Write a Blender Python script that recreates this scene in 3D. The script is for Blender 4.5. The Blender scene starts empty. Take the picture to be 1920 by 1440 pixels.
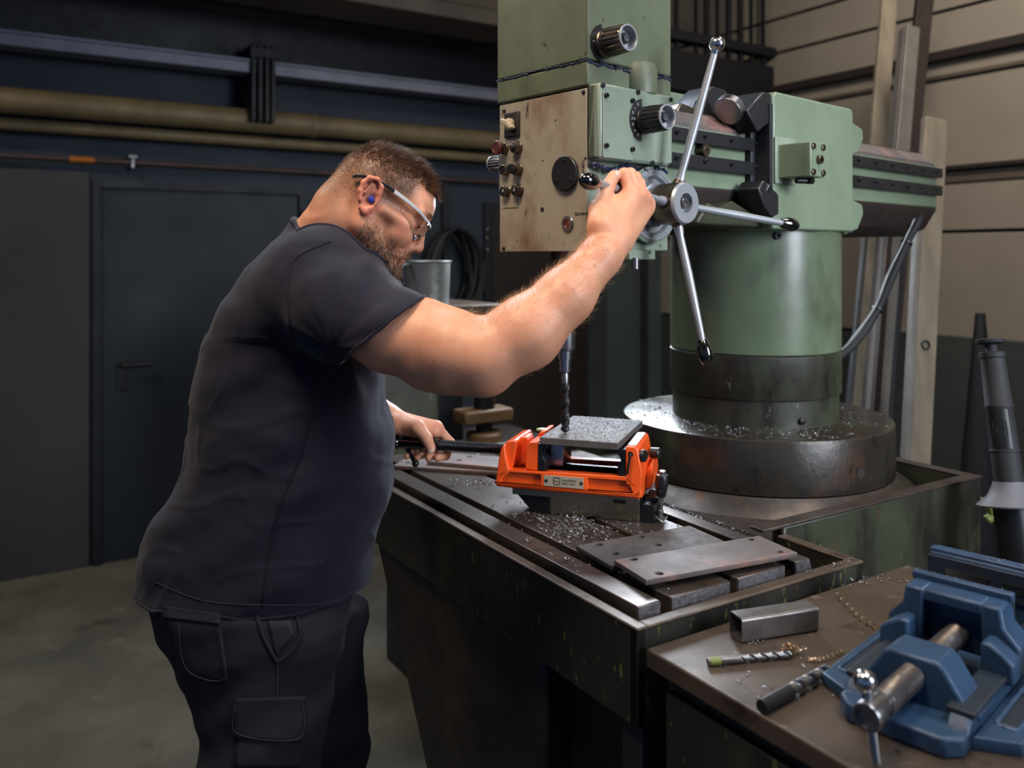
import bpy, bmesh, math, random
import numpy as np
from mathutils import Vector, Matrix
random.seed(7)
scene = bpy.context.scene
COL = scene.collection
PI = math.pi

# ------------------------------------------------------------------ camera
F, HOR, EYE = 1600.0, 480.0, 1.55          # focal length in px (1920 px frame), horizon row, eye height in m
cam_d = bpy.data.cameras.new('camera')
cam = bpy.data.objects.new('camera', cam_d); COL.objects.link(cam)
cam.location = (0, 0, EYE); cam.rotation_euler = (PI/2, 0, 0)
cam_d.sensor_width = 36; cam_d.lens = 36*F/1920; cam_d.shift_y = -(720-HOR)/1920
cam_d.clip_start = 0.05; cam_d.clip_end = 60
cam_d.dof.use_dof = True; cam_d.dof.focus_distance = 1.62; cam_d.dof.aperture_fstop = 2.9
scene.camera = cam

# ------------------------------------------------------------------ world, lights, exposure
w = bpy.data.worlds.new('hall_air'); scene.world = w; w.use_nodes = True
w.node_tree.nodes['Background'].inputs[0].default_value = (0.26, 0.42, 0.80, 1)
w.node_tree.nodes['Background'].inputs[1].default_value = 0.28
scene.view_settings.view_transform = 'Standard'; scene.view_settings.look = 'None'
scene.view_settings.gamma = 1; scene.view_settings.use_curve_mapping = False
scene.view_settings.exposure = 0.14

def area(name, loc, target, size, power, color, sy=None, spread=180):
    l = bpy.data.lights.new(name, 'AREA'); l.energy = power; l.color = color
    l.shape = 'RECTANGLE'; l.size = size; l.size_y = sy or size; l.spread = math.radians(spread)
    o = bpy.data.objects.new(name, l); COL.objects.link(o); o.location = loc
    o.rotation_euler = (Vector(target)-Vector(loc)).to_track_quat('-Z', 'Y').to_euler()
    return o
area('softbox_right', (2.35, 0.0, 2.2), (0.62, 2.1, 1.45), 0.8, 14.5, (0.84, 0.91, 1.0), 1.5, 62)  # unseen softbox right of the camera, narrowed onto column and gearbox; no window
area('hall_lamp_left', (-0.55, 0.75, 3.3), (-0.1, 1.6, 1.4), 0.7, 8.8, (1.0, 0.80, 0.60), 0.6, 80)
area('softbox_rear', (0.42, 3.5, 1.98), (0.25, 1.7, 1.05), 0.46, 26, (0.80, 0.89, 1.0), 0.62, 150)  # added softbox hidden behind the gearbox for rear highlights; no window stands here
area('skylight_rear', (-0.9, 3.4, 3.9), (0.2, 1.8, 1.2), 1.2, 18, (0.74, 0.86, 1.0), 0.8, 100)
area('hall_lamp_ceiling', (1.1, 0.6, 3.5), (0.6, 1.5, 1.0), 0.7, 8, (0.88, 0.93, 1.0), 0.7, 90)
area('hall_lamp_wall_right', (1.4, 2.2, 3.6), (3.0, 3.6, 1.9), 0.8, 60, (1.0, 0.92, 0.82), 0.6)
area('hall_lamp_rear_left', (-2.3, 2.4, 3.3), (-2.3, 3.4, 0.2), 0.9, 30, (1.0, 0.90, 0.74), 0.6)

# ------------------------------------------------------------------ mapping helpers (photo pixel -> place in the hall)
def D2(px, py, D): return Vector(((px-960)/F*D, D, EYE-(py-HOR)/F*D))
def Z2(px, py, z):
    D = (EYE-z)*F/(py-HOR); return Vector(((px-960)/F*D, D, z))
class Frame:
    def __init__(s, ox, oy, deg):
        s.o = Vector((ox, oy, 0)); s.a = math.radians(deg)
        s.x = Vector((math.cos(s.a), math.sin(s.a), 0)); s.y = Vector((-math.sin(s.a), math.cos(s.a), 0))
    def loc(s, p): d = Vector(p)-s.o; return Vector((d.dot(s.x), d.dot(s.y), p[2]))
    def w(s, x, y, z): return s.o+s.x*x+s.y*y+Vector((0, 0, z))
    def Y(s, px, py, t):            # photo pixel on the local plane y = t
        d = Vector(((px-960)/F, 1, (HOR-py)/F)); k = (t+s.o.dot(s.y))/d.dot(s.y); p = d*k; p.z += EYE; return s.loc(p)
    def X(s, px, py, u):
        d = Vector(((px-960)/F, 1, (HOR-py)/F)); k = (u+s.o.dot(s.x))/d.dot(s.x); p = d*k; p.z += EYE; return s.loc(p)
    def Z(s, px, py, z): return s.loc(Z2(px, py, z))
    def D(s, px, py, D): return s.loc(D2(px, py, D))
T = Frame(0.190, 1.291, 32.2)      # table and hall axes, origin at the table's near corner
G = Frame(0.144, 1.620, 41.0)      # drilling head and arm axes, origin at the head's near edge

# ------------------------------------------------------------------ object helpers
def obj(name, mesh, mat=None, parent=None, bevel=0, seg=2, smooth=True, angle=35):
    o = bpy.data.objects.new(name, mesh); COL.objects.link(o)
    if mat is not None:
        for m_ in (mat if isinstance(mat, (list, tuple)) else [mat]): mesh.materials.append(m_)
    if smooth and len(mesh.polygons):
        mesh.polygons.foreach_set('use_smooth', [True]*len(mesh.polygons))
        mesh.set_sharp_from_angle(angle=math.radians(angle))
    if bevel:
        b = o.modifiers.new('bevel', 'BEVEL'); b.width = bevel; b.segments = seg; b.limit_method = 'ANGLE'; b.angle_limit = math.radians(40)
        b.harden_normals = False
    if parent is not None: o.parent = parent
    return o
def tag(o, label=None, cat=None, group=None, kind=None):
    if label: o['label'] = label
    if cat: o['category'] = cat
    if group: o['group'] = group
    if kind: o['kind'] = kind
    return o
def empty(name, loc=(0, 0, 0), rz=0, label=None, cat=None, group=None):
    o = bpy.data.objects.new(name, None); COL.objects.link(o); o.empty_display_size = 0.05
    o.location = loc; o.rotation_euler = (0, 0, rz); tag(o, label, cat, group); return o

class MB:
    def __init__(s): s.v = []; s.f = []; s.mi = []
    def add(s, vs, fs, mi=0):
        n = len(s.v); s.v += [tuple(x) for x in vs]; s.f += [tuple(i+n for i in f) for f in fs]; s.mi += [mi]*len(fs); return s
    def box(s, a, b, mi=0, M=None):
        x0, y0, z0 = a; x1, y1, z1 = b
        if x0 > x1: x0, x1 = x1, x0
        if y0 > y1: y0, y1 = y1, y0
        if z0 > z1: z0, z1 = z1, z0
        vs = [Vector(p) for p in ((x0,y0,z0),(x1,y0,z0),(x1,y1,z0),(x0,y1,z0),(x0,y0,z1),(x1,y0,z1),(x1,y1,z1),(x0,y1,z1))]
        if M is not None: vs = [M @ p for p in vs]
        return s.add(vs, [(0,3,2,1),(4,5,6,7),(0,1,5,4),(1,2,6,5),(2,3,7,6),(3,0,4,7)], mi)
    def prism(s, poly, axis, a, b, mi=0):
        """poly: 2D points in the plane normal to axis, extruded from a to b"""
        def P(p, t):
            return {'x': (t, p[0], p[1]), 'y': (p[0], t, p[1]), 'z': (p[0], p[1], t)}[axis]
        n = len(poly); ar = sum(poly[i][0]*poly[(i+1) % n][1]-poly[(i+1) % n][0]*poly[i][1] for i in range(n))
        if (ar < 0) != (axis == 'y'): poly = poly[::-1]
        if a > b: a, b = b, a
        vs = [P(p, a) for p in poly]+[P(p, b) for p in poly]
        fs = [tuple(range(n))[::-1], tuple(range(n, 2*n))]+[(i, (i+1) % n, (i+1) % n+n, i+n) for i in range(n)]
        return s.add(vs, fs, mi)
    def lathe(s, p, d, prof, n=32, mi=0, caps=True, a0=0):
        """prof: list of (distance along d, radius)"""
        p = Vector(p); d = Vector(d).normalized(); q = d.to_track_quat('Z', 'Y').to_matrix(); X, Y = q.col[0], q.col[1]
        vs = []; fs = []
        for (h, r) in prof:
            for k in range(n):
                t = a0+2*PI*k/n; vs.append(p+d*h+X*(r*math.cos(t))+Y*(r*math.sin(t)))
        for i in range(len(prof)-1):
            for k in range(n): k2 = (k+1) % n; fs.append((i*n+k, i*n+k2, (i+1)*n+k2, (i+1)*n+k))
        if caps:
            if prof[0][1] > 1e-5: fs.append(tuple(range(n))[::-1])
            if prof[-1][1] > 1e-5: fs.append(tuple((len(prof)-1)*n+k for k in range(n)))
        return s.add(vs, fs, mi)
    def cyl(s, p, q, r, r2=None, n=24, mi=0):
        p, q = Vector(p), Vector(q); L = (q-p).length
        return s.lathe(p, q-p, [(0, r), (L, r if r2 is None else r2)], n, mi)
    def bolt(s, p, d, r=0.006, h=0.006, n=16, mi=0):
        """socket-head cap screw with its recess"""
        return s.lathe(p, d, [(0, r), (h*0.85, r), (h, r*0.88), (h, r*0.52), (h*0.3, r*0.5), (h*0.3, 0)], n, mi)
    def tube(s, pts, r, n=12, mi=0, closed=False, caps=True):
        P = [Vector(p) for p in pts]; m = len(P); R = r if isinstance(r, (list, tuple)) else [r]*m
        rings = []; up = None
        for i in range(m):
            if closed: t = (P[(i+1) % m]-P[i-1]).normalized()
            else: t = (P[min(i+1, m-1)]-P[max(i-1, 0)]).normalized()
            if up is None: up = t.orthogonal().normalized()
            up = (up-t*up.dot(t)).normalized(); side = t.cross(up)
            rings.append([P[i]+up*(R[i]*math.cos(2*PI*k/n))+side*(R[i]*math.sin(2*PI*k/n)) for k in range(n)])
        vs = [v for rg in rings for v in rg]; fs = []
        for i in range(m if closed else m-1):
            j = (i+1) % m
            for k in range(n): k2 = (k+1) % n; fs.append((i*n+k, i*n+k2, j*n+k2, j*n+k))
        if not closed and caps: fs.append(tuple(range(n))[::-1]); fs.append(tuple((m-1)*n+k for k in range(n)))
        return s.add(vs, fs, mi)
    def sphere(s, c, r, n=20, mi=0, sc=(1, 1, 1)):
        c = Vector(c); m = n//2; vs = [c+Vector((0, 0, r*sc[2]))]; fs = []
        for i in range(1, m):
            a = PI*i/m
            for k in range(n): b = 2*PI*k/n; vs.append(c+Vector((r*sc[0]*math.sin(a)*math.cos(b), r*sc[1]*math.sin(a)*math.sin(b), r*sc[2]*math.cos(a))))
        vs.append(c-Vector((0, 0, r*sc[2])))
        for k in range(n): fs.append((0, 1+k, 1+(k+1) % n))
        for i in range(m-2):
            for k in range(n): a_ = 1+i*n; fs.append((a_+k, a_+n+k, a_+n+(k+1) % n, a_+(k+1) % n))
        a_ = 1+(m-2)*n
        for k in range(n): fs.append((a_+k, len(vs)-1, a_+(k+1) % n))
        return s.add(vs, fs, mi)
    def mesh(s, name):
        me = bpy.data.meshes.new(name); me.from_pydata(s.v, [], s.f)
        if any(s.mi): me.polygons.foreach_set('material_index', s.mi)
        me.update(); return me
    def build(s, name, mat=None, parent=None, bevel=0, seg=2, smooth=True, angle=35):
        return obj(name, s.mesh(name), mat, parent, bevel, seg, smooth, angle)
def catmull(pts, n=8):
    P = [Vector(p) for p in pts]; out = []
    for i in range(len(P)-1):
        a, b, c, d = P[max(i-1, 0)], P[i], P[i+1], P[min(i+2, len(P)-1)]
        for k in range(n):
            t = k/n; out.append(0.5*((2*b)+(c-a)*t+(2*a-5*b+4*c-d)*t*t+(3*b-a-3*c+d)*t**3))
    out.append(P[-1]); return out
def bolts(name, pts, d, r, h, mat, parent, n=16):
    me = MB().bolt((0, 0, 0), d, r, h, n).mesh(name); first = obj(name, me, mat, parent)
    for i, p in enumerate(pts):
        o = first if i == 0 else first.copy()
        if i: COL.objects.link(o)
        o.location = p
    return first
def textobj(name, body, size, M, mat, parent, extrude=0.0004, spacing=1.0):
    c = bpy.data.curves.new(name, 'FONT'); c.body = body; c.size = size; c.extrude = extrude; c.align_x = 'LEFT'; c.space_character = spacing
    o = bpy.data.objects.new(name, c); COL.objects.link(o)
    dg = bpy.context.evaluated_depsgraph_get(); me = bpy.data.meshes.new_from_object(o.evaluated_get(dg)); bpy.data.objects.remove(o)
    me.transform(M); return obj(name, me, mat, parent, smooth=False)
def basis(o, x, y):
    x = Vector(x).normalized(); y = Vector(y).normalized(); z = x.cross(y)
    M = Matrix((x, y, z)).transposed().to_4x4(); M.translation = Vector(o); return M

# ------------------------------------------------------------------ materials
def newmat(name):
    m = bpy.data.materials.new(name); m.use_nodes = True; nt = m.node_tree; return m, nt, nt.nodes['Principled BSDF']
def lin(c): return tuple(((x/255)/12.92 if x/255 <= .04045 else ((x/255+.055)/1.055)**2.4) for x in c)+(1,)
U = (1, 1, 1)
def surf(name, base, dark=None, rough=0.5, metal=0.0, scale=8, amount=0.5, rough2=None, bump=0.15, bscale=60, layers=(), spec=0.5, coat=0, stretch=(1, 1, 1), edge=None):
    """procedural surface: base colour, a darker dirt tone in noise patches, optional extra layers (colour, scale, threshold, width, stretch), fine bump"""
    m, nt, b = newmat(name); N = nt.nodes; L = nt.links
    tc = N.new('ShaderNodeTexCoord'); src = tc.outputs['Object']
    def noise(sc, det=6, st=(1, 1, 1), ofs=0):
        mp = N.new('ShaderNodeMapping'); mp.inputs['Scale'].default_value = st; mp.inputs['Location'].default_value = (ofs, ofs*.7, ofs*1.3)
        L.new(src, mp.inputs[0]); n = N.new('ShaderNodeTexNoise'); n.inputs['Scale'].default_value = sc; n.inputs['Detail'].default_value = det
        n.inputs['Roughness'].default_value = 0.6; L.new(mp.outputs[0], n.inputs[0]); return n.outputs[0]
    def ramp(s_, a, c):
        r = N.new('ShaderNodeMapRange'); r.inputs[1].default_value = a; r.inputs[2].default_value = c; L.new(s_, r.inputs[0]); return r.outputs[0]
    col = None; n1 = noise(scale, st=stretch); f1 = ramp(n1, 0.5-0.28*(1-amount)-0.06, 0.5+0.3*(1-amount)+0.12)
    mx = N.new('ShaderNodeMix'); mx.data_type = 'RGBA'; L.new(f1, mx.inputs[0])
    mx.inputs[6].default_value = dark if dark else tuple(x*.7 for x in base[:3])+(1,); mx.inputs[7].default_value = base; col = mx.outputs[2]
    rg = N.new('ShaderNodeMapRange'); L.new(n1, rg.inputs[0]); rg.inputs[1].default_value = .3; rg.inputs[2].default_value = .7
    rg.inputs[3].default_value = rough2 if rough2 is not None else min(1, rough+.15); rg.inputs[4].default_value = rough; rr = rg.outputs[0]
    for i, (c, sc, th, wd, st) in enumerate(layers):
        n2 = noise(sc, 8, st, 3.1*(i+1)); f2 = ramp(n2, th, th+wd)
        m2 = N.new('ShaderNodeMix'); m2.data_type = 'RGBA'; L.new(f2, m2.inputs[0]); L.new(col, m2.inputs[6]); m2.inputs[7].default_value = c; col = m2.outputs[2]
    if edge:                                   # worn edges: where a rounded normal departs from the face normal
        bv = N.new('ShaderNodeBevel'); bv.samples = 4; bv.inputs['Radius'].default_value = edge[1]; ge = N.new('ShaderNodeNewGeometry'); dt = N.new('ShaderNodeVectorMath'); dt.operation = 'DOT_PRODUCT'
        L.new(bv.outputs[0], dt.inputs[0]); L.new(ge.outputs['Normal'], dt.inputs[1]); fe = N.new('ShaderNodeMapRange'); fe.inputs[1].default_value = .985; fe.inputs[2].default_value = .86
        L.new(dt.outputs['Value'], fe.inputs[0]); ne = noise(45, 6, U, 5); re_ = ramp(ne, .36, .62); mu = N.new('ShaderNodeMath'); mu.operation = 'MULTIPLY'; L.new(fe.outputs[0], mu.inputs[0]); L.new(re_, mu.inputs[1])
        m3 = N.new('ShaderNodeMix'); m3.data_type = 'RGBA'; L.new(mu.outputs[0], m3.inputs[0]); L.new(col, m3.inputs[6]); m3.inputs[7].default_value = edge[0]; col = m3.outputs[2]
    L.new(col, b.inputs['Base Color']); L.new(rr, b.inputs['Roughness']); b.inputs['Metallic'].default_value = metal
    b.inputs['Specular IOR Level'].default_value = spec; b.inputs['Coat Weight'].default_value = coat; b.inputs['Coat Roughness'].default_value = .15
    if bump:
        nb = noise(bscale, 5, stretch, 9); bp = N.new('ShaderNodeBump'); bp.inputs['Strength'].default_value = bump; bp.inputs['Distance'].default_value = 0.002
        L.new(nb, bp.inputs['Height']); L.new(bp.outputs[0], b.inputs['Normal'])
    return m
U = (1, 1, 1)
M = {}
M['green'] = surf('machine_green_paint', lin((121,135,113)), lin((97,111,90)), .36, scale=5, amount=.35, bump=.12, bscale=30, layers=[(lin((72,78,62)), 7, .58, .25, (1,1,.5)), (lin((54,48,42)), 34, .68, .04, U)], edge=(lin((150,162,146)), .003))
M['green_panel'] = surf('pale_green_panel_paint', lin((140,151,136)), lin((112,125,109)), .26, scale=7, amount=.4, bump=.16, bscale=25, layers=[(lin((84,92,78)), 10, .58, .2, (1,1,.5)), (lin((58,60,54)), 36, .66, .04, U)], coat=.2, edge=(lin((70,66,58)), .0025))
M['green_olive'] = surf('olive_green_worn_paint', lin((97,105,82)), lin((75,83,64)), .38, scale=6, amount=.5, bump=.18, bscale=30, layers=[(lin((62,66,48)), 8, .58, .2, (1,1,.5)), (lin((52,42,34)), 34, .65, .04, U)], edge=(lin((58,48,40)), .004))
M['green_dirty'] = surf('oily_green_cast_iron', lin((66,72,54)), lin((36,34,28)), .33, scale=5, amount=.6, bump=.25, bscale=50, layers=[(lin((28,24,21)), 9, .5, .16, (1,1,.4)), (lin((76,52,36)), 14, .63, .12, U), (lin((84,96,74)), 40, .66, .05, (1,1,.4)), (lin((120,112,100)), 150, .72, .03, U)], rough2=.5, edge=(lin((92,84,72)), .003))
M['green_column'] = surf('column_green_paint', lin((104,117,94)), lin((74,85,64)), .24, scale=4, amount=.5, bump=.12, bscale=20, layers=[(lin((46,50,38)), 6, .54, .22, (1,1,.6)), (lin((34,34,28)), 26, .66, .06, (1,1,.5)), (lin((140,146,130)), 120, .74, .03, U)], coat=.15)
M['green_dark'] = surf('dark_green_flaking_paint', lin((40,38,32)), lin((24,22,20)), .42, scale=9, amount=.7, bump=.35, bscale=45, layers=[(lin((44,48,36)), 6, .58, .1, (1,1,.5)), (lin((82,88,44)), 60, .62, .04, (1,1,.35)), (lin((66,50,40)), 16, .64, .06, U), (lin((96,90,84)), 150, .72, .03, U)], edge=(lin((112,98,84)), .003))
M['beige'] = surf('aged_beige_panel_paint', lin((160,154,137)), lin((134,125,107)), .45, scale=7, amount=.35, bump=.08, bscale=25, layers=[(lin((112,86,62)), 8, .52, .2, (1,1,.6)), (lin((50,38,30)), 24, .63, .06, (1,1,.5)), (lin((40,32,28)), 70, .68, .04, U)])
M['iron'] = surf('oily_brown_cast_iron', lin((80,71,65)), lin((46,40,37)), .4, metal=.5, scale=12, amount=.6, bump=.22, bscale=120, layers=[(lin((84,56,40)), 18, .62, .1, U), (lin((130,124,120)), 110, .68, .05, U)])
M['iron_table'] = surf('machined_table_iron', lin((98,88,82)), lin((58,50,45)), .3, metal=.6, scale=9, amount=.6, bump=.15, bscale=140, layers=[(lin((44,38,35)), 24, .6, .1, (1,1,1)), (lin((90,62,48)), 11, .58, .16, U), (lin((140,134,130)), 160, .68, .05, U)], edge=(lin((160,150,140)), .0022))
M['iron_disc'] = surf('oily_rust_brown_disc_iron', lin((62,58,50)), lin((30,25,22)), .2, metal=.35, scale=6, amount=.6, bump=.28, bscale=70, layers=[(lin((72,50,38)), 9, .56, .16, U), (lin((70,86,60)), 6, .54, .14, (1,1,.6)), (lin((26,22,20)), 30, .6, .08, (1,1,.5)), (lin((132,122,110)), 140, .70, .04, U)], rough2=.42, edge=(lin((110,92,78)), .004))
M['tin'] = surf('pale_name_plate_metal', lin((176,168,150)), lin((150,142,124)), .4, metal=.25, scale=20, bump=.04)
M['bright'] = surf('bright_machined_steel', lin((186,190,196)), lin((150,152,158)), .34, metal=.65, scale=14, bump=.08, bscale=90)
M['tube_steel'] = surf('bare_tube_steel', lin((142,136,134)), lin((96,90,88)), .3, metal=.75, scale=20, amount=.5, bump=.1, bscale=120, layers=[(lin((84,70,64)), 14, .6, .1, U)], edge=(lin((190,184,180)), .0015))
M['cut_face'] = surf('rough_sawn_iron_face', lin((150,146,150)), lin((92,88,90)), .42, metal=.75, scale=90, amount=.6, bump=.6, bscale=220)
M['edge'] = surf('worn_bright_edge', lin((150,142,134)), lin((96,88,80)), .35, metal=.7, scale=30, bump=.1)
M['steel_plate'] = surf('dull_mill_steel', lin((112,102,100)), lin((82,75,74)), .56, metal=.35, scale=9, amount=.5, bump=.1, bscale=180, layers=[(lin((136,100,92)), 10, .54, .12, (1,1,1)), (lin((60,54,52)), 30, .64, .08, U)], edge=(lin((176,168,164)), .0015))
M['steel_dark'] = surf('dark_scaled_steel_plate', lin((88,82,80)), lin((64,59,58)), .66, metal=.15, scale=40, amount=.5, bump=.4, bscale=260)
M['chrome'] = surf('polished_steel', lin((205,205,208)), lin((180,180,184)), .12, metal=1, scale=6, bump=.02, bscale=20)
M['steel'] = surf('brushed_bare_steel', lin((168,168,172)), lin((128,126,128)), .25, metal=1, scale=20, bump=.06, bscale=120)
M['steel_worn'] = surf('tarnished_steel', lin((140,128,116)), lin((64,54,46)), .3, metal=1, scale=16, amount=.6, bump=.12, bscale=50, layers=[(lin((52,34,24)), 20, .6, .1, U)])
M['gun'] = surf('blackened_steel', lin((70,70,74)), lin((48,47,50)), .35, metal=.8, scale=25, bump=.1, bscale=120)
M['galv'] = surf('galvanised_steel', lin((150,152,150)), lin((110,112,112)), .4, metal=.8, scale=30, amount=.6, bump=.1)
M['black'] = surf('black_plastic', lin((22,23,26)), lin((16,16,18)), .3, bump=.05, bscale=100)
M['gloss_black'] = surf('glossy_black_bakelite', lin((9,9,11)), lin((7,7,8)), .08, bump=0, coat=1)
M['rubber'] = surf('dull_black_rubber', lin((30,31,35)), lin((20,20,24)), .6, bump=.1)
M['orange'] = surf('bright_orange_enamel', lin((238,92,26)), lin((224,80,20)), .3, scale=8, bump=.06, bscale=90, coat=.3, layers=[(lin((60,34,22)), 70, .74, .03, U)], edge=(lin((250,130,70)), .002))
M['nickel'] = surf('nickel_plated_steel', lin((176,168,148)), lin((140,134,118)), .22, metal=1, scale=14, bump=.05, bscale=60, stretch=(1,1,.2))
M['blue'] = surf('blue_hammered_enamel', lin((48,76,106)), lin((34,56,82)), .36, scale=18, amount=.5, bump=.3, bscale=140, layers=[(lin((78,98,120)), 60, .66, .08, U), (lin((26,34,44)), 9, .58, .12, U)], edge=(lin((96,122,150)), .003))
M['blue_dark'] = surf('dark_blue_black_cast', lin((36,48,62)), lin((24,30,40)), .45, scale=18, bump=.3, bscale=120)
M['concrete'] = surf('hall_concrete_floor', lin((112,108,97)), lin((72,71,66)), .6, scale=2.6, amount=.5, bump=.12, bscale=60, layers=[(lin((128,122,108)), 7, .6, .2, U), (lin((54,52,48)), 5, .62, .16, U)])
M['wall_blue'] = surf('dark_blue_wall_paint', lin((44,53,66)), lin((38,46,58)), .6, scale=1.5, bump=.1, bscale=60)
M['wall_grey'] = surf('grey_brown_wall_panel', lin((62,62,64)), lin((54,54,57)), .55, scale=1.2, bump=.05)
M['door_blue'] = surf('dark_blue_steel_door', lin((24,34,47)), lin((20,29,41)), .5, scale=2, bump=.04)
M['frame_dark'] = surf('near_black_frame_steel', lin((20,24,32)), lin((14,17,24)), .5, bump=.04)
M['dark_iron'] = surf('dark_railing_steel', lin((24,24,30)), lin((18,18,23)), .5, metal=.2, bump=.05)
M['clad'] = surf('beige_wall_cladding', lin((146,135,121)), lin((128,118,105)), .6, scale=1.4, amount=.5, bump=.1, bscale=40)
M['pier'] = surf('grey_green_pier_paint', lin((78,88,84)), lin((62,70,68)), .5, scale=3, bump=.08)
M['clad_dark'] = surf('dark_green_grey_sheet', lin((62,66,62)), lin((46,50,48)), .55, scale=4, bump=.1)
M['beam'] = surf('brown_grey_roof_beam', lin((96,84,72)), lin((70,60,52)), .55, scale=3, bump=.08)
M['tray'] = surf('light_grey_tray', lin((130,132,146)), lin((110,112,126)), .45, metal=.2, scale=4, bump=.05)
M['pipe'] = surf('lagged_ochre_pipe', lin((134,116,82)), lin((104,88,62)), .48, metal=.1, scale=6, bump=.06)
M['conduit'] = surf('rusty_conduit', lin((84,60,54)), lin((56,44,44)), .5, scale=8, bump=.06)
M['tag_orange'] = surf('orange_pipe_tape', lin((190,110,30)), None, .5, bump=0)
M['board'] = surf('weathered_timber_board', lin((128,116,98)), lin((96,86,72)), .65, scale=6, amount=.5, bump=.25, bscale=40, stretch=(3,3,.3))
M['metal_board'] = surf('dull_metal_channel', lin((112,106,98)), lin((84,80,76)), .5, metal=.3, scale=6, bump=.1)
M['wood'] = surf('worn_wooden_block', lin((120,96,68)), lin((78,58,40)), .55, scale=9, amount=.6, bump=.25, bscale=30, stretch=(.4,1,3))
M['hose'] = surf('black_rubber_hose', lin((30,30,34)), lin((20,20,23)), .45, bump=.06)
M['bench'] = surf('brown_stained_bench_steel', lin((98,84,72)), lin((66,55,47)), .4, metal=.35, scale=7, amount=.5, bump=.2, bscale=90, layers=[(lin((128,116,104)), 26, .64, .1, U), (lin((54,41,33)), 10, .56, .12, U), (lin((40,33,29)), 50, .66, .05, U), (lin((150,140,128)), 150, .72, .03, U)], edge=(lin((168,146,116)), .003))
M['goo'] = surf('blue_sealing_compound', lin((40,46,84)), lin((30,32,50)), .3, scale=30, bump=.3, bscale=80)
M['brown_dark'] = surf('dark_brown_steel', lin((58,48,44)), lin((38,31,29)), .45, metal=.3, scale=10, bump=.2)
M['print'] = surf('dark_print', lin((40,30,26)), None, .6, bump=0)
M['white_print'] = surf('pale_print', lin((205,205,200)), None, .6, bump=0)
M['red_cap'] = surf('dark_red_cap', lin((92,34,30)), lin((60,24,22)), .4, bump=.05)
M['cream'] = surf('cream_plastic', lin((200,188,160)), lin((170,156,128)), .4, bump=.05)
M['amber'] = surf('amber_sight_glass', lin((110,44,20)), lin((70,28,14)), .12, bump=0, coat=1)
M['swarf'] = surf('bright_swarf', lin((178,176,180)), lin((84,80,80)), .38, metal=.5, scale=200, bump=0)
M['swarf_gold'] = surf('straw_coloured_swarf', lin((196,170,134)), lin((150,124,94)), .3, metal=.8, scale=200, bump=0)
M['white_sticker'] = surf('white_vise_plate', lin((205,200,200)), None, .4, bump=0)
M['lime'] = surf('lime_green_mark', lin((128,140,62)), None, .4, bump=0)
M['white_plastic'] = surf('white_glasses_plastic', lin((215,215,218)), None, .3, bump=0)
M['earplug'] = surf('blue_foam_earplug', lin((36,44,150)), None, .6, bump=.1)
# ================================================================== the setting
WB, WR, CEIL = 3.75, 3.24, 4.3                 # back wall (hall y), right wall (hall x), ceiling height
def hall(name, mb, m, kind='structure', parent=None, bevel=0):
    o = mb.build(name, m, parent, bevel)
    if parent is None: o.location = T.o; o.rotation_euler = (0, 0, T.a)
    if kind: o['kind'] = kind
    return o
hall('floor', MB().box((-5, -5, -.1), (WR+.2, WB+.2, 0)), M['concrete'])
hall('ceiling', MB().box((-5, -5, CEIL), (WR, WB, CEIL+.1)), M['frame_dark'])
bp = T.Y(185, 1058, WB); d0 = T.Y(187, 700, WB).x; d1 = T.Y(558, 700, WB).x; dz = T.Y(192, 352, WB).z
hall('wall_back', MB().box((-5, WB, 0), (d0-.03, WB+.12, CEIL)).box((d0-.03, WB, dz+.03), (d1+.03, WB+.12, CEIL)).box((d1+.03, WB, 0), (WR+.1, WB+.12, CEIL)), M['wall_blue'])
# grey-brown sheeting left of the door
gx = MB()
zt = T.Y(60, 318, WB).z
for i in range(4):
    a = d0-.05-i*1.05; gx.box((a-1.04, WB-.012, .0), (a, WB, zt))
t1 = hall('trim_1', MB().box((-5, WB-.006, 0), (d0-.04, WB, zt)), M['frame_dark'])
for i in range(4):
    a = d0-.05-i*1.05; MB().box((a-1.04, WB-.014, .0), (a, WB-.006, zt)).build('panel', M['wall_grey'], t1, .002)
# steel door in its frame
dr = hall('door_1', MB().box((d0, WB-.005, .0), (d1, WB+.04, dz)), M['door_blue'], bevel=.004)
hall('door_frame', MB().box((d0-.035, WB-.03, 0), (d0, WB+.05, dz+.035)).box((d1, WB-.03, 0), (d1+.035, WB+.05, dz+.035)).box((d0, WB-.03, dz), (d1, WB+.05, dz+.035)), M['frame_dark'], None, dr)
hp = T.Y(228, 700, WB-.01)
dh = MB().box((hp.x-.022, WB-.015, hp.z-.085), (hp.x+.022, WB-.005, hp.z+.06)); dh.cyl((hp.x, WB-.01, hp.z+.045), (hp.x, WB-.06, hp.z+.045), .011); dh.cyl((hp.x-.008, WB-.058, hp.z+.045), (hp.x+.14, WB-.058, hp.z+.045), .012)
dh.lathe((hp.x, WB-.014, hp.z-.05), (0, -1, 0), [(0, .012), (.006, .011), (.006, .003)], 16)
hall('door_handle', dh, M['black'], None, dr, bevel=.002)
hg = MB()
for z in (dz-.22, .25): MB().cyl((d1+.012, WB-.035, z), (d1+.012, WB-.035, z+.14), .011).build('hinge', M['frame_dark'], dr)

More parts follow.
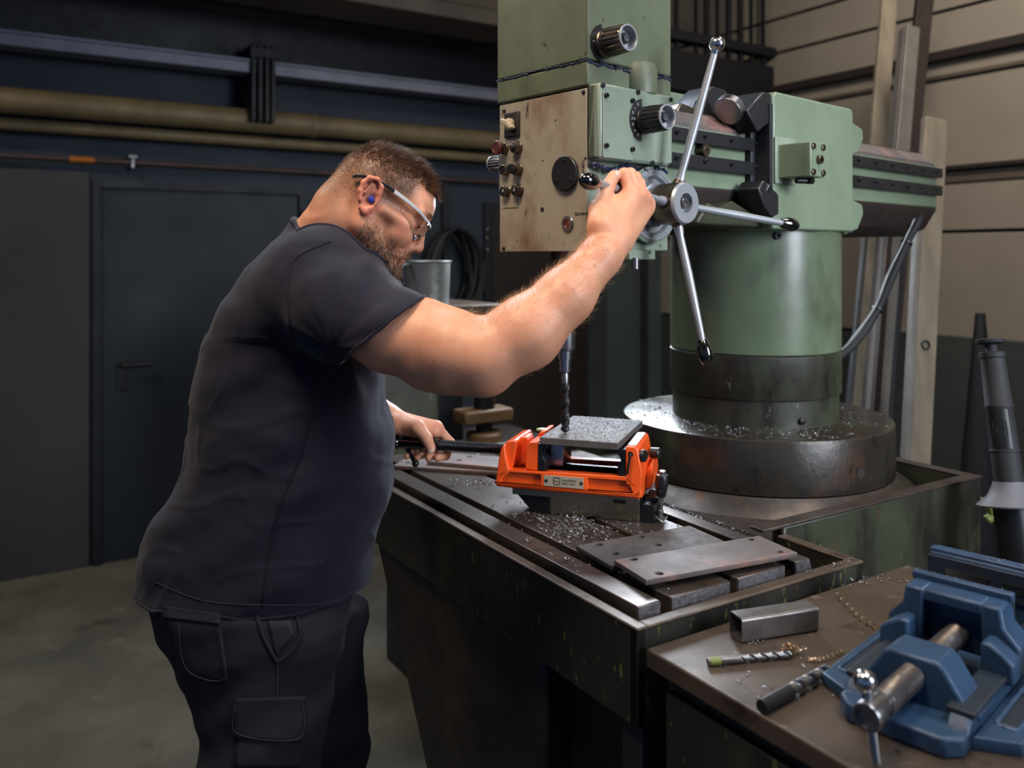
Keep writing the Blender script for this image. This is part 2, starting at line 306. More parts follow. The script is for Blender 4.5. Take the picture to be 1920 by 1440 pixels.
# second, brown door seen past the hoses
e0 = T.Y(905, 500, WB).x; ez = T.Y(920, 380, WB).z; e1 = T.Y(1138, 500, WB).x
d2 = hall('door_2', MB().box((e0, WB-.03, 0), (e1, WB, ez)), M['frame_dark'], bevel=.004)
hall('door_panel', MB().box((e0+.05, WB-.036, .05), (e1-.03, WB-.03, ez-.05)), M['brown_dark'], None, d2)
kme = MB().sphere((0, 0, 0), .012, 12).mesh('door_bolt')
for k, y in enumerate((430, 447, 468)): p = T.Y(913, y, WB-.04); ko = obj('door_bolt', kme if k else kme, None if k else M['steel'], d2); ko.location = (p.x, WB-.042, p.z)
# plain grey-green posts right of the second door
pc = MB(); f0 = T.Y(1140, 600, WB-.25).x; f1 = T.Y(1190, 600, WB-.25).x; f2 = T.Y(1262, 600, WB-.25).x
pc.box((f0, WB-.25, 0), (f1, WB, CEIL)).box((f1, WB-.17, 0), (f1+.12, WB, CEIL)).box((f1+.16, WB-.22, 0), (f2+.1, WB, CEIL))
hall('wall_back_pier', pc, M['pier'], bevel=.006)
# dark service channel and trays along the back wall (all run with the wall)
def zat(px, py, y): return T.Y(px, py, y).z
y_ = WB-.55; zt1 = zat(700, 148, y_)
hall('ceiling_beam', MB().box((-4.5, y_-.25, zat(700, 16, y_)+.02), (2.2, y_-.05, zat(700, -30, y_)+.2)).box((-4.5, y_-.32, zat(700, 45, y_)), (2.2, y_+.02, zat(700, 16, y_))), M['beam'], bevel=.006)
hall('trim_2', MB().box((-4.5, WB-.08, zat(700, 152, WB-.1)), (2.4, WB, zat(700, 60, WB-.1)+.35)), M['frame_dark'], bevel=.004)

def hthing(name, mb, m, label, cat, group=None, bevel=0, kind=None):
    o = mb.build(name, m, None, bevel); o.location = T.o; o.rotation_euler = (0, 0, T.a); tag(o, label, cat, group, kind); return o
tx = T.Y(495, 160, WB-.2).x
a = MB(); zc = zat(700, 158, WB-.2)
a.box((-4.6, WB-.26, zc-.025), (tx-.03, WB-.12, zc+.03)); a.box((-4.6, WB-.27, zc+.03), (tx-.03, WB-.26, zc+.045))
hthing('cable_tray', a, M['tray'], 'pale grey cable tray high on the dark wall, left of the dark bracket', 'tray', bevel=.003)
a = MB(); a.box((tx+.03, WB-.26, zc-.025), (2.2, WB-.12, zc+.03)); a.box((tx+.03, WB-.27, zc+.03), (2.2, WB-.26, zc+.045))
hthing('cable_tray', a, M['tray'], 'pale grey cable tray high on the dark wall, right of the dark bracket', 'tray', bevel=.003)
a = MB()
for dx in (-.09, -.055, -.02, .012): a.box((tx+dx, WB-.3, zc-.28), (tx+dx+.02, WB, zc+.12))
a.box((tx-.1, WB-.31, zc+.05), (tx+.05, WB, zc+.1))
hthing('wall_bracket', a, M['dark_iron'], 'dark slatted bracket between the two grey cable trays', 'bracket', bevel=.002)
zp = zat(700, 246, WB-.16); jx = T.Y(585, 236, WB-.16).x
a = MB(); a.cyl((-4.6, WB-.17, zp), (jx, WB-.17, zp), .062, n=32); a.cyl((jx-.02, WB-.17, zp), (jx+.02, WB-.17, zp), .067, n=32)
pp = hthing('wall_pipe', a, M['pipe'], 'thick ochre pipe along the back wall under the grey trays', 'pipe')
a = MB(); a.cyl((jx, WB-.17, zp), (2.3, WB-.17, zp), .058, n=32); o = a.build('pipe_section', M['pipe'], pp)
a = MB(); a.cyl((-4.6, WB-.1, zp-.1), (2.3, WB-.1, zp-.1), .03, n=20); a.build('pipe_section', M['pipe'], pp)
zq = zat(400, 313, WB-.05)
a = MB(); a.cyl((-4.6, WB-.05, zq), (2.6, WB-.05, zq), .014, n=16)
cd = hthing('conduit', a, M['conduit'], 'thin rusty conduit on the back wall above the steel door', 'conduit')
p = T.Y(160, 298, WB-.05).x; MB().cyl((p-.07, WB-.05, zq), (p+.04, WB-.05, zq), .0165, n=16).build('tape', M['tag_orange'], cd)
p = T.Y(248, 303, WB-.05).x; MB().box((p-.008, WB-.075, zq-.03), (p+.008, WB-.0, zq+.035)).box((p-.02, WB-.08, zq+.02), (p+.02, WB-.07, zq+.035)).build('clip', M['galv'], cd, .002)
# thin upright line and conduit drop right of the head
hthing('wall_post', MB().box((T.Y(826, 300, WB).x, WB-.04, 0), (T.Y(838, 300, WB).x, WB, 2.0)), M['frame_dark'], 'narrow dark post behind the hanging hoses', 'post', bevel=.003)

# right wall: horizontal cladding panels with dark joints
wall_r = hall('wall_right', MB().box((WR+.03, -5, 0), (WR+.15, WB+.1, CEIL)), M['frame_dark'])
def zr(px, py): return T.X(px, py, WR).z
zj = [-.008, zr(1850, 640), zr(1850, 433), zr(1850, 312), zr(1850, 132), zr(1850, 88), zr(1850, 20)+.05, zr(1850, -80), CEIL]
for i in range(len(zj)-1):
    for k in range(3):
        y0 = -5+k*2.92
        o = MB().box((WR-.0, y0+.002, zj[i]+.008), (WR+.03, y0+2.918, zj[i+1]-.008)).build('panel', M['clad'] if i else M['clad_dark'], wall_r, .004)
def rail(name, z, h, dpt, m, label):
    o = MB().box((WR-dpt, -5, z-h/2), (WR, WB, z+h/2)).build(name, m, None, .003); o.location = T.o; o.rotation_euler = (0, 0, T.a); tag(o, label, 'rail')
rail('wall_rail', zr(1850, 90), .045, .05, M['brown_dark'], 'thick dark rail crossing the beige wall high at the right')
rail('wall_rail', zr(1850, 130), .02, .02, M['beam'], 'faint brown strip just below the thick rail on the beige wall')
rail('wall_rail', zr(1850, 310), .022, .04, M['brown_dark'], 'thin dark rail on the beige wall beyond the end of the radial arm')
rail('wall_rail', zr(1850, 332), .03, .012, M['beam'], 'dull strip right under the thin dark rail on the beige wall')
a = MB(); p = T.X(1790, 500, WR-.03)
a.box((WR-.05, p.y-1.2, 0), (WR-.01, p.y+.5, zr(1800, 630))); hthing('sheet_panel', a, M['clad_dark'], 'dark green-grey sheet standing against the right wall behind the black telescopic post', 'sheet', bevel=.004)
a = MB(); p = T.D(1838, 700, 3.3); t = T.D(1838, 585, 3.4)
a.lathe((p.x, p.y, 0), (t.x-p.x, t.y-p.y, t.z), [(0, .13), (t.z*1.0, .018)], 24)
hthing('traffic_cone', a, M['dark_iron'], 'tall dark pointed cone behind the black telescopic post', 'cone')

# mezzanine rail in the rear corner
mz = empty('gallery_railing', T.o, T.a, 'dark steel gallery railing with upright bars high in the corner', 'railing')
ym = 2.55; xa, xb = T.Y(1150, 60, ym).x, T.Y(1522, 60, ym).x; xe = T.Y(1488, 60, ym).x
zl = T.Y(1400, 90, ym).z; zb0 = T.Y(1400, 172, ym).z; zb1 = T.Y(1400, 118, ym).z
MB().box((xa, ym-.04, zl-.035), (xb, ym+.04, zl+.02)).build('rail', M['dark_iron'], mz, .003)
MB().box((xa, ym-.02, zb0-.05), (xe, ym+.35, zb1)).build('deck_beam', M['dark_iron'], mz, .004)
MB().box((xe-.05, ym-.03, zb0-.35), (xe, ym+.04, zb1+.1)).build('post', M['dark_iron'], mz, .003)
for px, wd in ((1268, .016), (1305, .012), (1325, .03), (1345, .01), (1366, .03), (1388, .03), (1408, .012), (1431, .012), (1452, .012), (1480, .03), (1504, .018)):
    x = T.Y(px, 50, ym).x; MB().box((x-wd/2, ym-.012, zb1-.02 if px < 1470 else zl), (x+wd/2, ym+.012, CEIL-.3)).build('bar', M['dark_iron'], mz, .002)
# leaning boards and profiles at the right wall
def lean(name, m, top, bot, D0, D1, wpx, th, label, cat='board', hole=None, chan=False):
    a = D2(top[0], top[1], D1); b = D2(bot[0], bot[1], D0); d = (a-b); k = b.z/d.z; foot = b-d*k; L = (a-foot).length
    if foot.y > 20: foot = b
    wd = wpx*D0/F; ax = d.normalized(); sd = Vector((1, .18, 0)); sd = (sd-ax*sd.dot(ax)).normalized(); nn = ax.cross(sd)
    o = empty(name, foot, 0, label, cat); R = Matrix((sd, nn, ax)).transposed().to_4x4(); R.translation = Vector((0, 0, .015))
    mb = MB()
    if chan: mb.box((-wd/2, -th, 0), (wd/2, -th*.4, L), 0, R).box((-wd/2, -th*.4, 0), (-wd*.3, th, L), 0, R).box((wd*.3, -th*.4, 0), (wd/2, th, L), 0, R)
    else: mb.box((-wd/2, -th/2, 0), (wd/2, th/2, L), 0, R)
    mb.build('plank' if m is M['board'] else 'profile', m, o, .004)
    if hole:
        h = D2(hole[0], hole[1], (D0+D1)/2)-foot; c = MB(); c.lathe(R @ Vector((hole[2], 0, ax.dot(h))), -nn if nn.y > 0 else nn, [(0, .016), (th*.62+.001, .016), (th*.62+.002, .011), (th*.3, .011), (th*.3, 0)], 20); c.build('hole_ring', M['frame_dark'], o)
    return o
lean('leaning_board', M['board'], (1672, -60), (1606, 760), 3.3, 3.75, 34, .025, 'tall grey board leaning on the beige wall, nearest the green arm housing')
lean('leaning_channel', M['metal_board'], (1705, 62), (1650, 700), 3.05, 3.4, 30, .03, 'dull steel channel leaning behind the radial arm, middle of the upright lengths', 'profile', chan=True)
lean('leaning_board', M['brown_dark'], (1740, -60), (1668, 640), 3.4, 3.8, 36, .03, 'very tall dark brown length leaning behind the steel channel', 'board')
lean('leaning_board', M['board'], (1752, 232), (1718, 870), 2.75, 3.0, 50, .03, 'wide pale board with a bolt hole standing beside the end of the radial arm', hole=(1738, 662, .0))
lean('leaning_board', M['metal_board'], (1722, 395), (1697, 870), 2.72, 2.9, 12, .03, 'narrow pale strip standing along the left edge of the wide holed board')
for k, (t, b, wp, lb) in enumerate((((1625, 420), (1592, 760), 10, 'thin dark bar leaning between the column and the cable bundle'), ((1668, 420), (1640, 780), 14, 'dark flat bar leaning behind the cable bundle'), ((1690, 430), (1665, 820), 14, 'dark brown bar standing left of the wide holed board'), ((1650, 430), (1622, 760), 8, 'narrow dark rod leaning nearest the cable bundle'))):
    lean('leaning_bar', M['brown_dark'] if k % 2 else M['dark_iron'], t, b, 2.9+.05*k, 3.1+.05*k, wp, .02, lb, 'bar')

# ---- old machine behind, with bucket, and hoses hanging on the wall
om = empty('old_press', T.o, T.a, 'old green press standing in the dark behind the drill bit', 'machine')
q0 = T.D(742, 560, 3.1); q1 = T.D(942, 560, 3.1); ztop = T.D(860, 560, 3.0).z
x0, x1, y0 = q0.x, q1.x, min(q0.y, q1.y)-.05
yy0, yy1 = q1.y-.05, q1.y+.40
xl = T.Y(722, 600, yy0).x; xr = T.Y(946, 600, yy0).x; xm = T.Y(824, 700, yy0).x
MB().box((xl-.05, yy0, .74), (xm, yy1, ztop-.05)).build('body', M['green_dirty'], om, .012)
MB().box((xl+.24, yy0+.02, .0), (xm+.2, yy1, .74)).build('stand', M['green_dirty'], om, .012)
MB().box((xm, yy0+.02, T.Y(860, 655, yy0).z), (xr-.03, yy1, ztop-.05)).build('head', M['green_dirty'], om, .02)
MB().box((xm-.1, yy0-.03, ztop-.05), (xr, yy1+.03, ztop-.02)).build('top_plate', M['bench'], om, .004)
MB().box((xm, yy0+.2, 0), (xr-.05, yy1, T.Y(860, 655, yy0).z)).build('frame', M['frame_dark'], om, .01)
ys = yy0+.08; cx = T.Y(908, 750, ys).x
sp = MB(); zz = [T.Y(908, y, ys).z for y in (655, 735, 765, 790, 806, 828)]
sp.lathe((cx, ys, zz[5]), (0, 0, 1), [(0, .03), (zz[2]-zz[5], .03), (zz[2]-zz[5], .038), (zz[1]-zz[5], .038), (zz[1]-zz[5]+.005, .028), (zz[0]-zz[5]+.05, .028)], 24); sp.build('screw', M['gun'], om)
hw = T.Y(944, 775, ys-.07).x-T.Y(856, 775, ys-.07).x
MB().box((cx-hw/2-.01, ys-.05, zz[3]), (cx+hw/2, ys+.05, zz[2])).build('wooden_block', M['wood'], om, .008)
MB().lathe((cx, ys, zz[5]-.012), (0, 0, 1), [(0, .062), (.004, .066), (.042, .066), (.05, .06)], 32).build('wooden_disc', M['wood'], om)
MB().box((xm-.02, ys-.2, .5), (xr+.25, ys+.3, zz[5]-.012)).box((xm+.1, ys-.15, 0), (xr+.2, ys+.25, .5)).build('bed', M['brown_dark'], om, .01)
MB().cyl((xm+.07, yy0+.02, ztop-.14), (xm+.07, yy0-.03, ztop-.14), .012).build('stud', M['gun'], om)
bk = T.D(815, 556, 3.0); bx, by = bk.x, yy0+.14
b = MB(); R_ = .078; H_ = T.Y(815, 490, by).z-ztop+.02
b.lathe((bx, by, ztop-.02), (0, 0, 1), [(0, 0), (0, R_*.93), (H_-.006, R_), (H_, R_+.005), (H_+.003, R_+.002), (H_, R_-.003), (.01, R_*.9), (.01, 0)], 40)
bo = b.build('metal_pot', M['galv']); bo.location = T.o; bo.rotation_euler = (0, 0, T.a); tag(bo, 'battered grey metal pot on top of the old green press', 'pot')
MB().tube(catmull([(bx-.078, by-.01, ztop+H_-.03), (bx-.115, by-.02, ztop+H_-.04), (bx-.12, by-.02, ztop+H_-.10), (bx-.085, by-.01, ztop+.03)], 6), .006, 10).build('handle', M['galv'], bo)
hs = empty('hose_coil', T.o, T.a, 'coiled black hoses hanging on the dark wall behind the metal pot', 'hose')
hc = T.Y(845, 470, WB-.1)
for k in range(9):
    rx, rz = .13+.012*(k % 5)+.01*math.sin(k), .20+.016*(k % 6); ox = .004*math.sin(k*2.1)
    pts = [(hc.x+ox+rx*math.cos(t)*(1-.12*math.sin(t)), WB-.06-.018*k, hc.z+.19-.26+rz*math.sin(t)*(1 if math.sin(t) > 0 else 1.35)-rz+.2) for t in [2*PI*i/40 for i in range(40)]]
    MB().tube(pts, .010, 10, closed=True).build('hose_turn', M['hose'], hs)
MB().cyl((hc.x, WB, hc.z+.13), (hc.x, WB-.24, hc.z+.13), .012).build('hook', M['gun'], hs)
# ================================================================== T-slot table
tb = empty('machine_table', T.o, T.a, 'oily cast iron T-slot table with collecting trough in the middle of the photo', 'table')
TL, TW, RZ = 1.22, .542, .985
prof_l = [(0, .79), (0, RZ), (.018, RZ), (.020, .945), (.020, .80)]
t = MB()
t.box((0, 0, .832), (.018, TL, RZ)); t.box((0, 0, .832), (TW, .020, RZ)); t.box((TW-.02, 0, .9), (TW, .18, RZ)); t.box((0, TL-.02, .832), (TW, TL, RZ))
t.build('trough_rim', [M['green_dark']], tb, .003)
# lighter brown lip on top of the rim
l = MB(); l.box((-.0015, -.0015, RZ-.004), (.0195, TL, RZ+.0015)); l.box((.0195, -.0015, RZ-.004), (TW+.0015, .0215, RZ+.0015)); l.box((TW-.0215, .0215, RZ-.004), (TW+.0015, .18, RZ+.0015))
l.build('lip', M['bench'], tb, .002)
MB().box((.018, .02, .834), (TW-.02, TL-.02, .935)).build('trough_floor', M['brown_dark'], tb)
for (a, b_, sh) in ((.031, .078, 0), (.101, .234, 0), (.253, .372, 0), (.400, .438, 1)):
    uc = .007
    poly = [(a, 1.0), (b_, 1.0), (b_+(.006 if sh else 0), .962), (b_+(.018 if sh else 0), .945), (b_, .945), (b_, .930), (a, .930), (a, .947), (a+uc*.0, .947)]
    if a > .09: poly = [(a, 1.0), (b_, 1.0)] + ([(b_+.022, .93)] if sh else [(b_, .962), (b_-.010, .962), (b_-.010, .945), (b_+.0, .945), (b_, .93)]) + [(a, .93), (a, .945), (a+.010, .945), (a+.010, .962), (a, .962)]
    else: poly = [(a, 1.0), (b_, 1.0), (b_, .962), (b_-.010, .962), (b_-.010, .945), (b_, .945), (b_, .93), (a, .93)]
    r = MB(); r.prism(poly, 'y', .036, TL-.04); rib = r.build('table_rib', M['iron_table'], tb, .0018)
    e = MB(); pe = [(x+(.0012 if x < (a+b_)/2 else -.0012), z-(.0018 if z > .99 else -.001)) for x, z in poly]
    e.prism(pe, 'y', .0345, .0365); e.build('sawn_end', M['cut_face'], rib)
k = MB(); k.box((.448, .20, .90), (.505, .98, .978)); k.build('guard_strip', M['iron'], tb, .003)
g = MB()
for i in range(60):
    for j in range(5): g.box((.451+j*.0105, .205+i*.0125, .978), (.459+j*.0105, .212+i*.0125, .9805))
o = g.build('strip_knurling', M['brown_dark'], tb); o['kind'] = 'stuff'
# pedestal: tapering cast body
pd = MB(); pd.box((.10, .06, .0), (TW-.08, .4, .834)); pd.add([(.03, .297, .834), (TW-.03, .297, .834), (TW-.03, 1.08, .834), (.03, 1.08, .834), (.05, .33, 0), (TW-.08, .33, 0), (TW-.08, .60, 0), (.05, .60, 0)],
    [(0, 1, 2, 3), (7, 6, 5, 4), (0, 4, 5, 1), (1, 5, 6, 2), (2, 6, 7, 3), (3, 7, 4, 0)]); pd.build('pedestal', M['brown_dark'], tb, .012)
MB().box((.01, .003, 0), (.05, .05, .834)).box((TW-.05, .003, 0), (TW-.01, .05, .834)).build('corner_post', M['frame_dark'], tb, .004)

# ================================================================== base trough with green front, behind the table
A = T.Z(1425, 995, 1.0); B = T.Z(1845, 895, 1.0); pu0, pu1, pv0, pv1 = TW+.001-.06, B.x, (A.y+B.y)/2, 1.16
pl = empty('sump_trough', T.o, T.a, 'green cast trough with dark rim under the round foot disc, right of the table', 'trough')
rw = .032
r = MB(); r.box((TW+.002, pv0, .55), (pu1, pv0+rw, 1.0)); r.box((pu1-rw, pv0+rw, .55), (pu1, pv1, 1.0)); r.box((TW+.002, pv1-rw, .55), (pu1-rw, pv1, 1.0)); r.box((TW+.002, pv0+rw, .55), (pu1-rw, pv1-rw, .93))
r.build('trough', M['green_dirty'], pl, .006)
MB().box((.520, pv0+.034, .93), (.86, .60, .957)).box((.52, .6, .93), (.72, pv1-.04, .957)).build('deck', M['iron'], pl, .004)
r = MB(); r.box((pu0, pv0-.0015, .996), (pu1+.0015, pv0+rw+.001, 1.0025)); r.box((pu1-rw-.001, pv0+rw, .996), (pu1+.0015, pv1, 1.0025)); r.build('rim_lip', M['iron'], pl, .0015)
MB().box((TW+.004, pv0-.15, .0), (pu1-.02, pv1, .55)).box((TW+.004, pv0-.09, .76), (pu1-.06, pv0-.001, .81)).build('foot', M['green_dark'], pl, .008)
MB().cyl((pu1+.02, pv0+.04, .78), (pu1+.02, pv0+.04, .965), .018).build('drain_pipe', M['brown_dark'], pl)
CC = T.loc((.6537, 2.307, 0)); cx, cy = CC.x, CC.y
# the raised seat under the disc
MB().lathe((cx, cy, .93), (0, 0, 1), [(0, .405), (.028, .40), (.045, .375), (.058, .354), (.0625, .350)], 96).build('disc_seat', M['iron'], pl)
cf = empty('column_foot', (.6537, 2.307, .9935), T.a, 'massive round oily iron foot disc carrying the green column', 'foot disc')
d = MB(); R0 = .351; H = .132
d.lathe((0, 0, 0), (0, 0, 1), [(0, R0-.004), (.004, R0), (H-.008, R0), (H-.002, R0-.003), (H, R0-.009), (H, .20)], 128, caps=False); d.build('disc', M['iron_disc'], cf)
hx = D2(1614, 887, 1)-Vector((0, 0, EYE)); hx.z = 0
# hole on the disc's side, facing the photograph's lower right
def on_disc(px, py):
    d_ = Vector(((px-960)/F, 1, 0)); o_ = Vector((.6537, 2.307, 0)); b_ = d_.dot(o_); a_ = d_.dot(d_); k = (b_-math.sqrt(b_*b_-a_*(o_.dot(o_)-R0*R0)))/a_
    p = d_*k; n = (p-o_).normalized(); return Vector((n.dot(T.x), n.dot(T.y), 0)), EYE-(py-HOR)/F*k-.9935
for k_ in (0,):
    nl, z_ = on_disc(1614, 887); pll = nl*(R0-.003)+Vector((0, 0, z_))
    MB().lathe(pll, nl, [(.0034, .0), (.0034, .0125), (.0, .0125)], 24, caps=False).build('bar_hole', M['print'], cf)
# column
cl = empty('machine_column', (.6537, 2.307, .9935+H), T.a, 'thick round green column rising from the foot disc under the arm housing', 'column')
zc0 = .9935+H
def zs(y, r): return EYE-(y-HOR)/F*(2.307-r)-zc0
s1, s2, top = zs(668, .222), zs(752, .217), 1.615-zc0
c = MB(); c.lathe((0, 0, 0), (0, 0, 1), [(0, .19), (0, .216), (s2-.004, .216), (s2-.001, .213)], 128, caps=False); c.build('lower_ring', M['green_dirty'], cl)
c = MB(); c.lathe((0, 0, s2-.001), (0, 0, 1), [(0, .21), (0, .2205), (.003, .2225), (s1-s2-.003, .2225), (s1-s2-.001, .219), (s1-s2-.001, .2)], 128, caps=False); c.build('middle_ring', M['green_dirty'], cl)
c = MB(); c.lathe((0, 0, s1-.001), (0, 0, 1), [(0, .21), (0, .2195), (.003, .222), (top-s1, .222), (top-s1, 0)], 128, caps=False); c.build('drum', M['green_column'], cl)
def on_col(px, py, r):
    d_ = Vector(((px-960)/F, 1, 0)); o_ = Vector((.6537, 2.307, 0)); b_ = d_.dot(o_); a_ = d_.dot(d_); k = (b_-math.sqrt(b_*b_-a_*(o_.dot(o_)-r*r)))/a_
    p = d_*k; n = (p-o_).normalized(); z = EYE-(py-HOR)/F*k-zc0; p = p-o_
    return Vector((p.dot(T.x), p.dot(T.y), z)), Vector((n.dot(T.x), n.dot(T.y), 0))
p, n = on_col(1502, 790, .216); MB().lathe(p, n, [(0, .009), (.006, .008), (.009, .004), (.01, 0)], 16).build('plug', M['gun'], cl)
p, n = on_col(1458, 442, .222); MB().bolt(p, n, .009, .008).build('bolt', M['gun'], cl)

# ================================================================== radial arm with its housing
ar = empty('radial_arm', (G.o.x, G.o.y, 0), G.a, 'green radial arm with steel slideways and square housing on top of the column', 'machine arm')
x_s, x_e = .20, G.Y(1752, 380, .02).x
def zl_(y, px=1437): return G.Y(px, y, .0).z
zr1 = (1.792, 1.821); zr2 = (1.737, 1.767)
body = MB(); body.prism([(.012, 1.70), (.012, 1.835), (.05, 1.868), (.16, 1.872), (.36, 1.872), (.36, 1.64), (.10, 1.64), (.055, 1.668)], 'x', x_s, x_e)
MB().prism([(.010, 1.702), (.010, 1.692), (.045, 1.635), (.10, 1.612), (.36, 1.612), (.36, 1.64), (.10, 1.64), (.055, 1.668)], 'x', x_s, x_e-.01).build('arm_underside', M['brown_dark'], ar, .003)
body.build('arm_beam', M['green'], ar, .005)
MB().prism([(.20, 1.87), (.20, 1.955), (.24, 1.955), (.24, 1.87)], 'x', x_s, .62).build('rear_flange', M['green'], ar, .004)
MB().lathe((x_s+.075, .2, 1.93), (0, -1, 0), [(0, .012), (.003, .012), (.003, .009), (.001, .009), (.001, 0)], 24).build('flange_plug', M['green'], ar)
MB().prism([(.045, 1.866), (.05, 1.872), (.15, 1.877), (.15, 1.87)], 'x', x_s, x_e-.02).build('top_slideway', M['steel_worn'], ar, .001)
MB().prism([(.0115, 1.828), (.0115, 1.838), (.047, 1.869), (.047, 1.862)], 'x', x_s, x_e-.02).build('grey_slideway', M['steel_plate'], ar, .001)
for z0, z1 in (zr1, zr2):
    rl = MB().box((x_s, -.006, z0), (x_e, .012, z1)).build('slide_rail', M['gun'], ar, .0015)
    bt = []; x = x_s+.06
    while x < x_e-.02: bt.append((x, -.006, z1-.0115)); x += .098
    bolts('rail_screw', bt, (0, -1, 0), .0055, .005, M['gun'], rl, 14)
p = G.Y(1318, 277, .0)
MB().lathe((p.x, .012, 1.7795), (0, -1, 0), [(0, .0135), (.022, .0135), (.022, .0085), (.023, .008), (.023, .003), (.012, .003)], 28).build('roller', M['steel_worn'], ar)
MB().box((x_s, .02, 1.70), (x_e, .06, 1.708)).build('lower_lip', M['green'], ar)
MB().prism([(.05, 1.655), (.03, 1.69), (.36, 1.69), (.36, 1.63), (.10, 1.63)], 'x', x_e, x_e+.006).build('end_plate', M['brown_dark'], ar)
# housing around the column head
h0, h1 = G.Y(1450, 300, -.045).x, G.Y(1600, 300, -.045).x; hz0, hz1 = 1.612, G.Y(1458, 172, -.045).z
hb = MB(); hb.prism([(h0, hz0), (h1, hz0), (h1, hz1-.012), (h1-.008, hz1), (h0+.015, hz1), (h0, hz1-.01)], 'y', -.045, -.012)
hb.box((h0+.03, -.012, hz0), (h1-.03, .42, hz1-.02)); hs_ = hb.build('housing', M['green'], ar, .005)
MB().box((h0-.028, -.005, hz0+.06), (h0+.03, .012, hz1-.07)).box((h0-.02, .013, 1.68), (h0+.02, .3, 1.90)).build('wiper_frame', M['frame_dark'], ar, .004)
MB().box((h0-.012, -.0445, hz0+.03), (h0-.0015, -.0, hz1-.03)).build('housing_edge', M['frame_dark'], ar, .001)
# pump block on the housing face
b0 = G.Y(1476, 267, -.045); b1 = G.Y(1548, 350, -.045)
q0 = G.Y(1520, 266, -.13); q1 = G.Y(1551, 336, -.13)
bl = MB().box((q0.x, -.13, 1.728), (q0.x+.062, -.046, 1.806)).build('pump_block', M['green'], ar, .003)
bolts('block_screw', [(q0.x+dx, -.13, 1.728+dz) for dx, dz in ((.01, .01), (.052, .01), (.01, .068), (.052, .068))], (0, -1, 0), .0075, .004, M['steel_worn'], bl)
bolts('block_centre_screw', [(q0.x+.033, -.13, 1.767)], (0, -1, 0), .010, .009, M['steel_worn'], bl)
MB().box((q0.x-.012, -.050, 1.716), (q0.x+.075, -.0455, 1.824)).build('block_gasket', M['green_panel'], ar, .002)
MB().cyl((q0.x+.015, -.085, 1.722), (q0.x+.045, -.10, 1.722), .007).lathe((q0.x+.035, -.105, 1.722), (1, 0, 0), [(0, .009), (.014, .009)], 6).build('pipe_nut', M['gun'], ar, .001)
# clamps on the housing's left side
def clampb(poly, y0, y1, m, nm='clamp'): return MB().prism(poly, 'y', y0, y1).build(nm, m, ar, .004)
z = hz1
clampb([(h0-.10, z-.055), (h0-.055, z-.10), (h0-.0, z-.07), (h0+.0, z-.005), (h0-.03, z-.005)], -.04, .06, M['gun'])
MB().lathe((h0-.115, .0, z-.055), (.8, 0, .6), [(0, .034), (.022, .034)], 32).build('eccentric_disc', M['steel'], ar, .002)
clampb([(h0-.19, z-.075), (h0-.16, z-.03), (h0-.10, z+.012), (h0-.05, z+.010), (h0-.02, z-.01), (h0-.09, z-.05), (h0-.13, z-.09)], .05, .12, M['gun'])
clampb([(h0-.24, z-.062), (h0-.22, z-.04), (h0-.15, z-.05), (h0-.13, z-.09), (h0-.17, z-.082)], .045, .10, M['steel_worn'])
clampb([(h0-.085, 1.70), (h0-.06, 1.72), (h0+.0, 1.69), (h0+.0, 1.645), (h0-.03, 1.635), (h0-.06, 1.66)], -.06, .0, M['gun'])
MB().lathe((h0-.048, -.045, 1.69), (.45, -.25, .9), [(0, .016), (.022, .016), (.024, .013)], 6).build('hex_bolt', M['gun'], ar, .002)
clampb([(h0-.25, 1.625), (h0-.21, 1.665), (h0-.17, 1.655), (h0-.12, 1.672), (h0-.07, 1.655), (h0-.02, 1.64), (h0-.02, 1.617), (h0-.25, 1.617)], -.02, .10, M['green_dirty'], 'bracket')
for zz_, s_ in ((1.86, 1), (1.66, -1)):
    clampb([(h1-.02, zz_-.055), (h1+.045, zz_-.04), (h1+.075, zz_-.0), (h1+.070, zz_+.025), (h1-.02, zz_+.045)], -.035, .02, M['green'], 'side_clamp')
MB().box((h1-.02, -.03, 1.609), (h1+.03, .06, 1.613+.01)).build('foot_plate', M['gun'], ar, .002)
# cable bundle from the arm's end down behind the column
cb = MB(); pa = D2(1722, 415, 2.62); pts = [G.w(1.50, .12, 1.665), D2(1722, 405, 2.62), D2(1700, 455, 2.60), D2(1672, 520, 2.58), D2(1645, 580, 2.56), D2(1612, 632, 2.53), D2(1582, 662, 2.5), Vector((.87, 2.45, 1.22)), Vector((.76, 2.46, 1.19))]
cb.tube(catmull(pts, 8), .0125, 14); ch = cb.build('cable_hose', M['rubber']); tag(ch, 'grey cable hose sagging from the end of the arm to behind the column', 'hose')
cb2 = MB(); cb2.tube(catmull([p+Vector((-.012-.006*(i % 2), -.012, .010)) for i, p in enumerate(pts)], 8), .0035, 8); cb2.build('thin_cable', M['galv'], ch)
for i in (2, 4):
    d_ = (pts[i+1]-pts[i-1]).normalized(); MB().lathe(pts[i]-d_*.002, d_, [(0, .0135), (0, .0175), (.006, .0175), (.006, .0135)], 20, caps=False).build('cable_tie', M['black'], ch)
# ================================================================== drilling head
hd = empty('gearbox', (G.o.x, G.o.y, 0), G.a, 'worn green and beige gearbox of the drilling machine with knobs and star lever', 'gearbox')
WU, WT = .245, .258; Z0, Z1, Z2_ = 1.5585, 1.872, 2.30
hb = MB(); hb.box((.004, .004, Z0+.002), (WU, WT, Z1)); hb.build('gear_case', M['green_panel'], hd, .003)
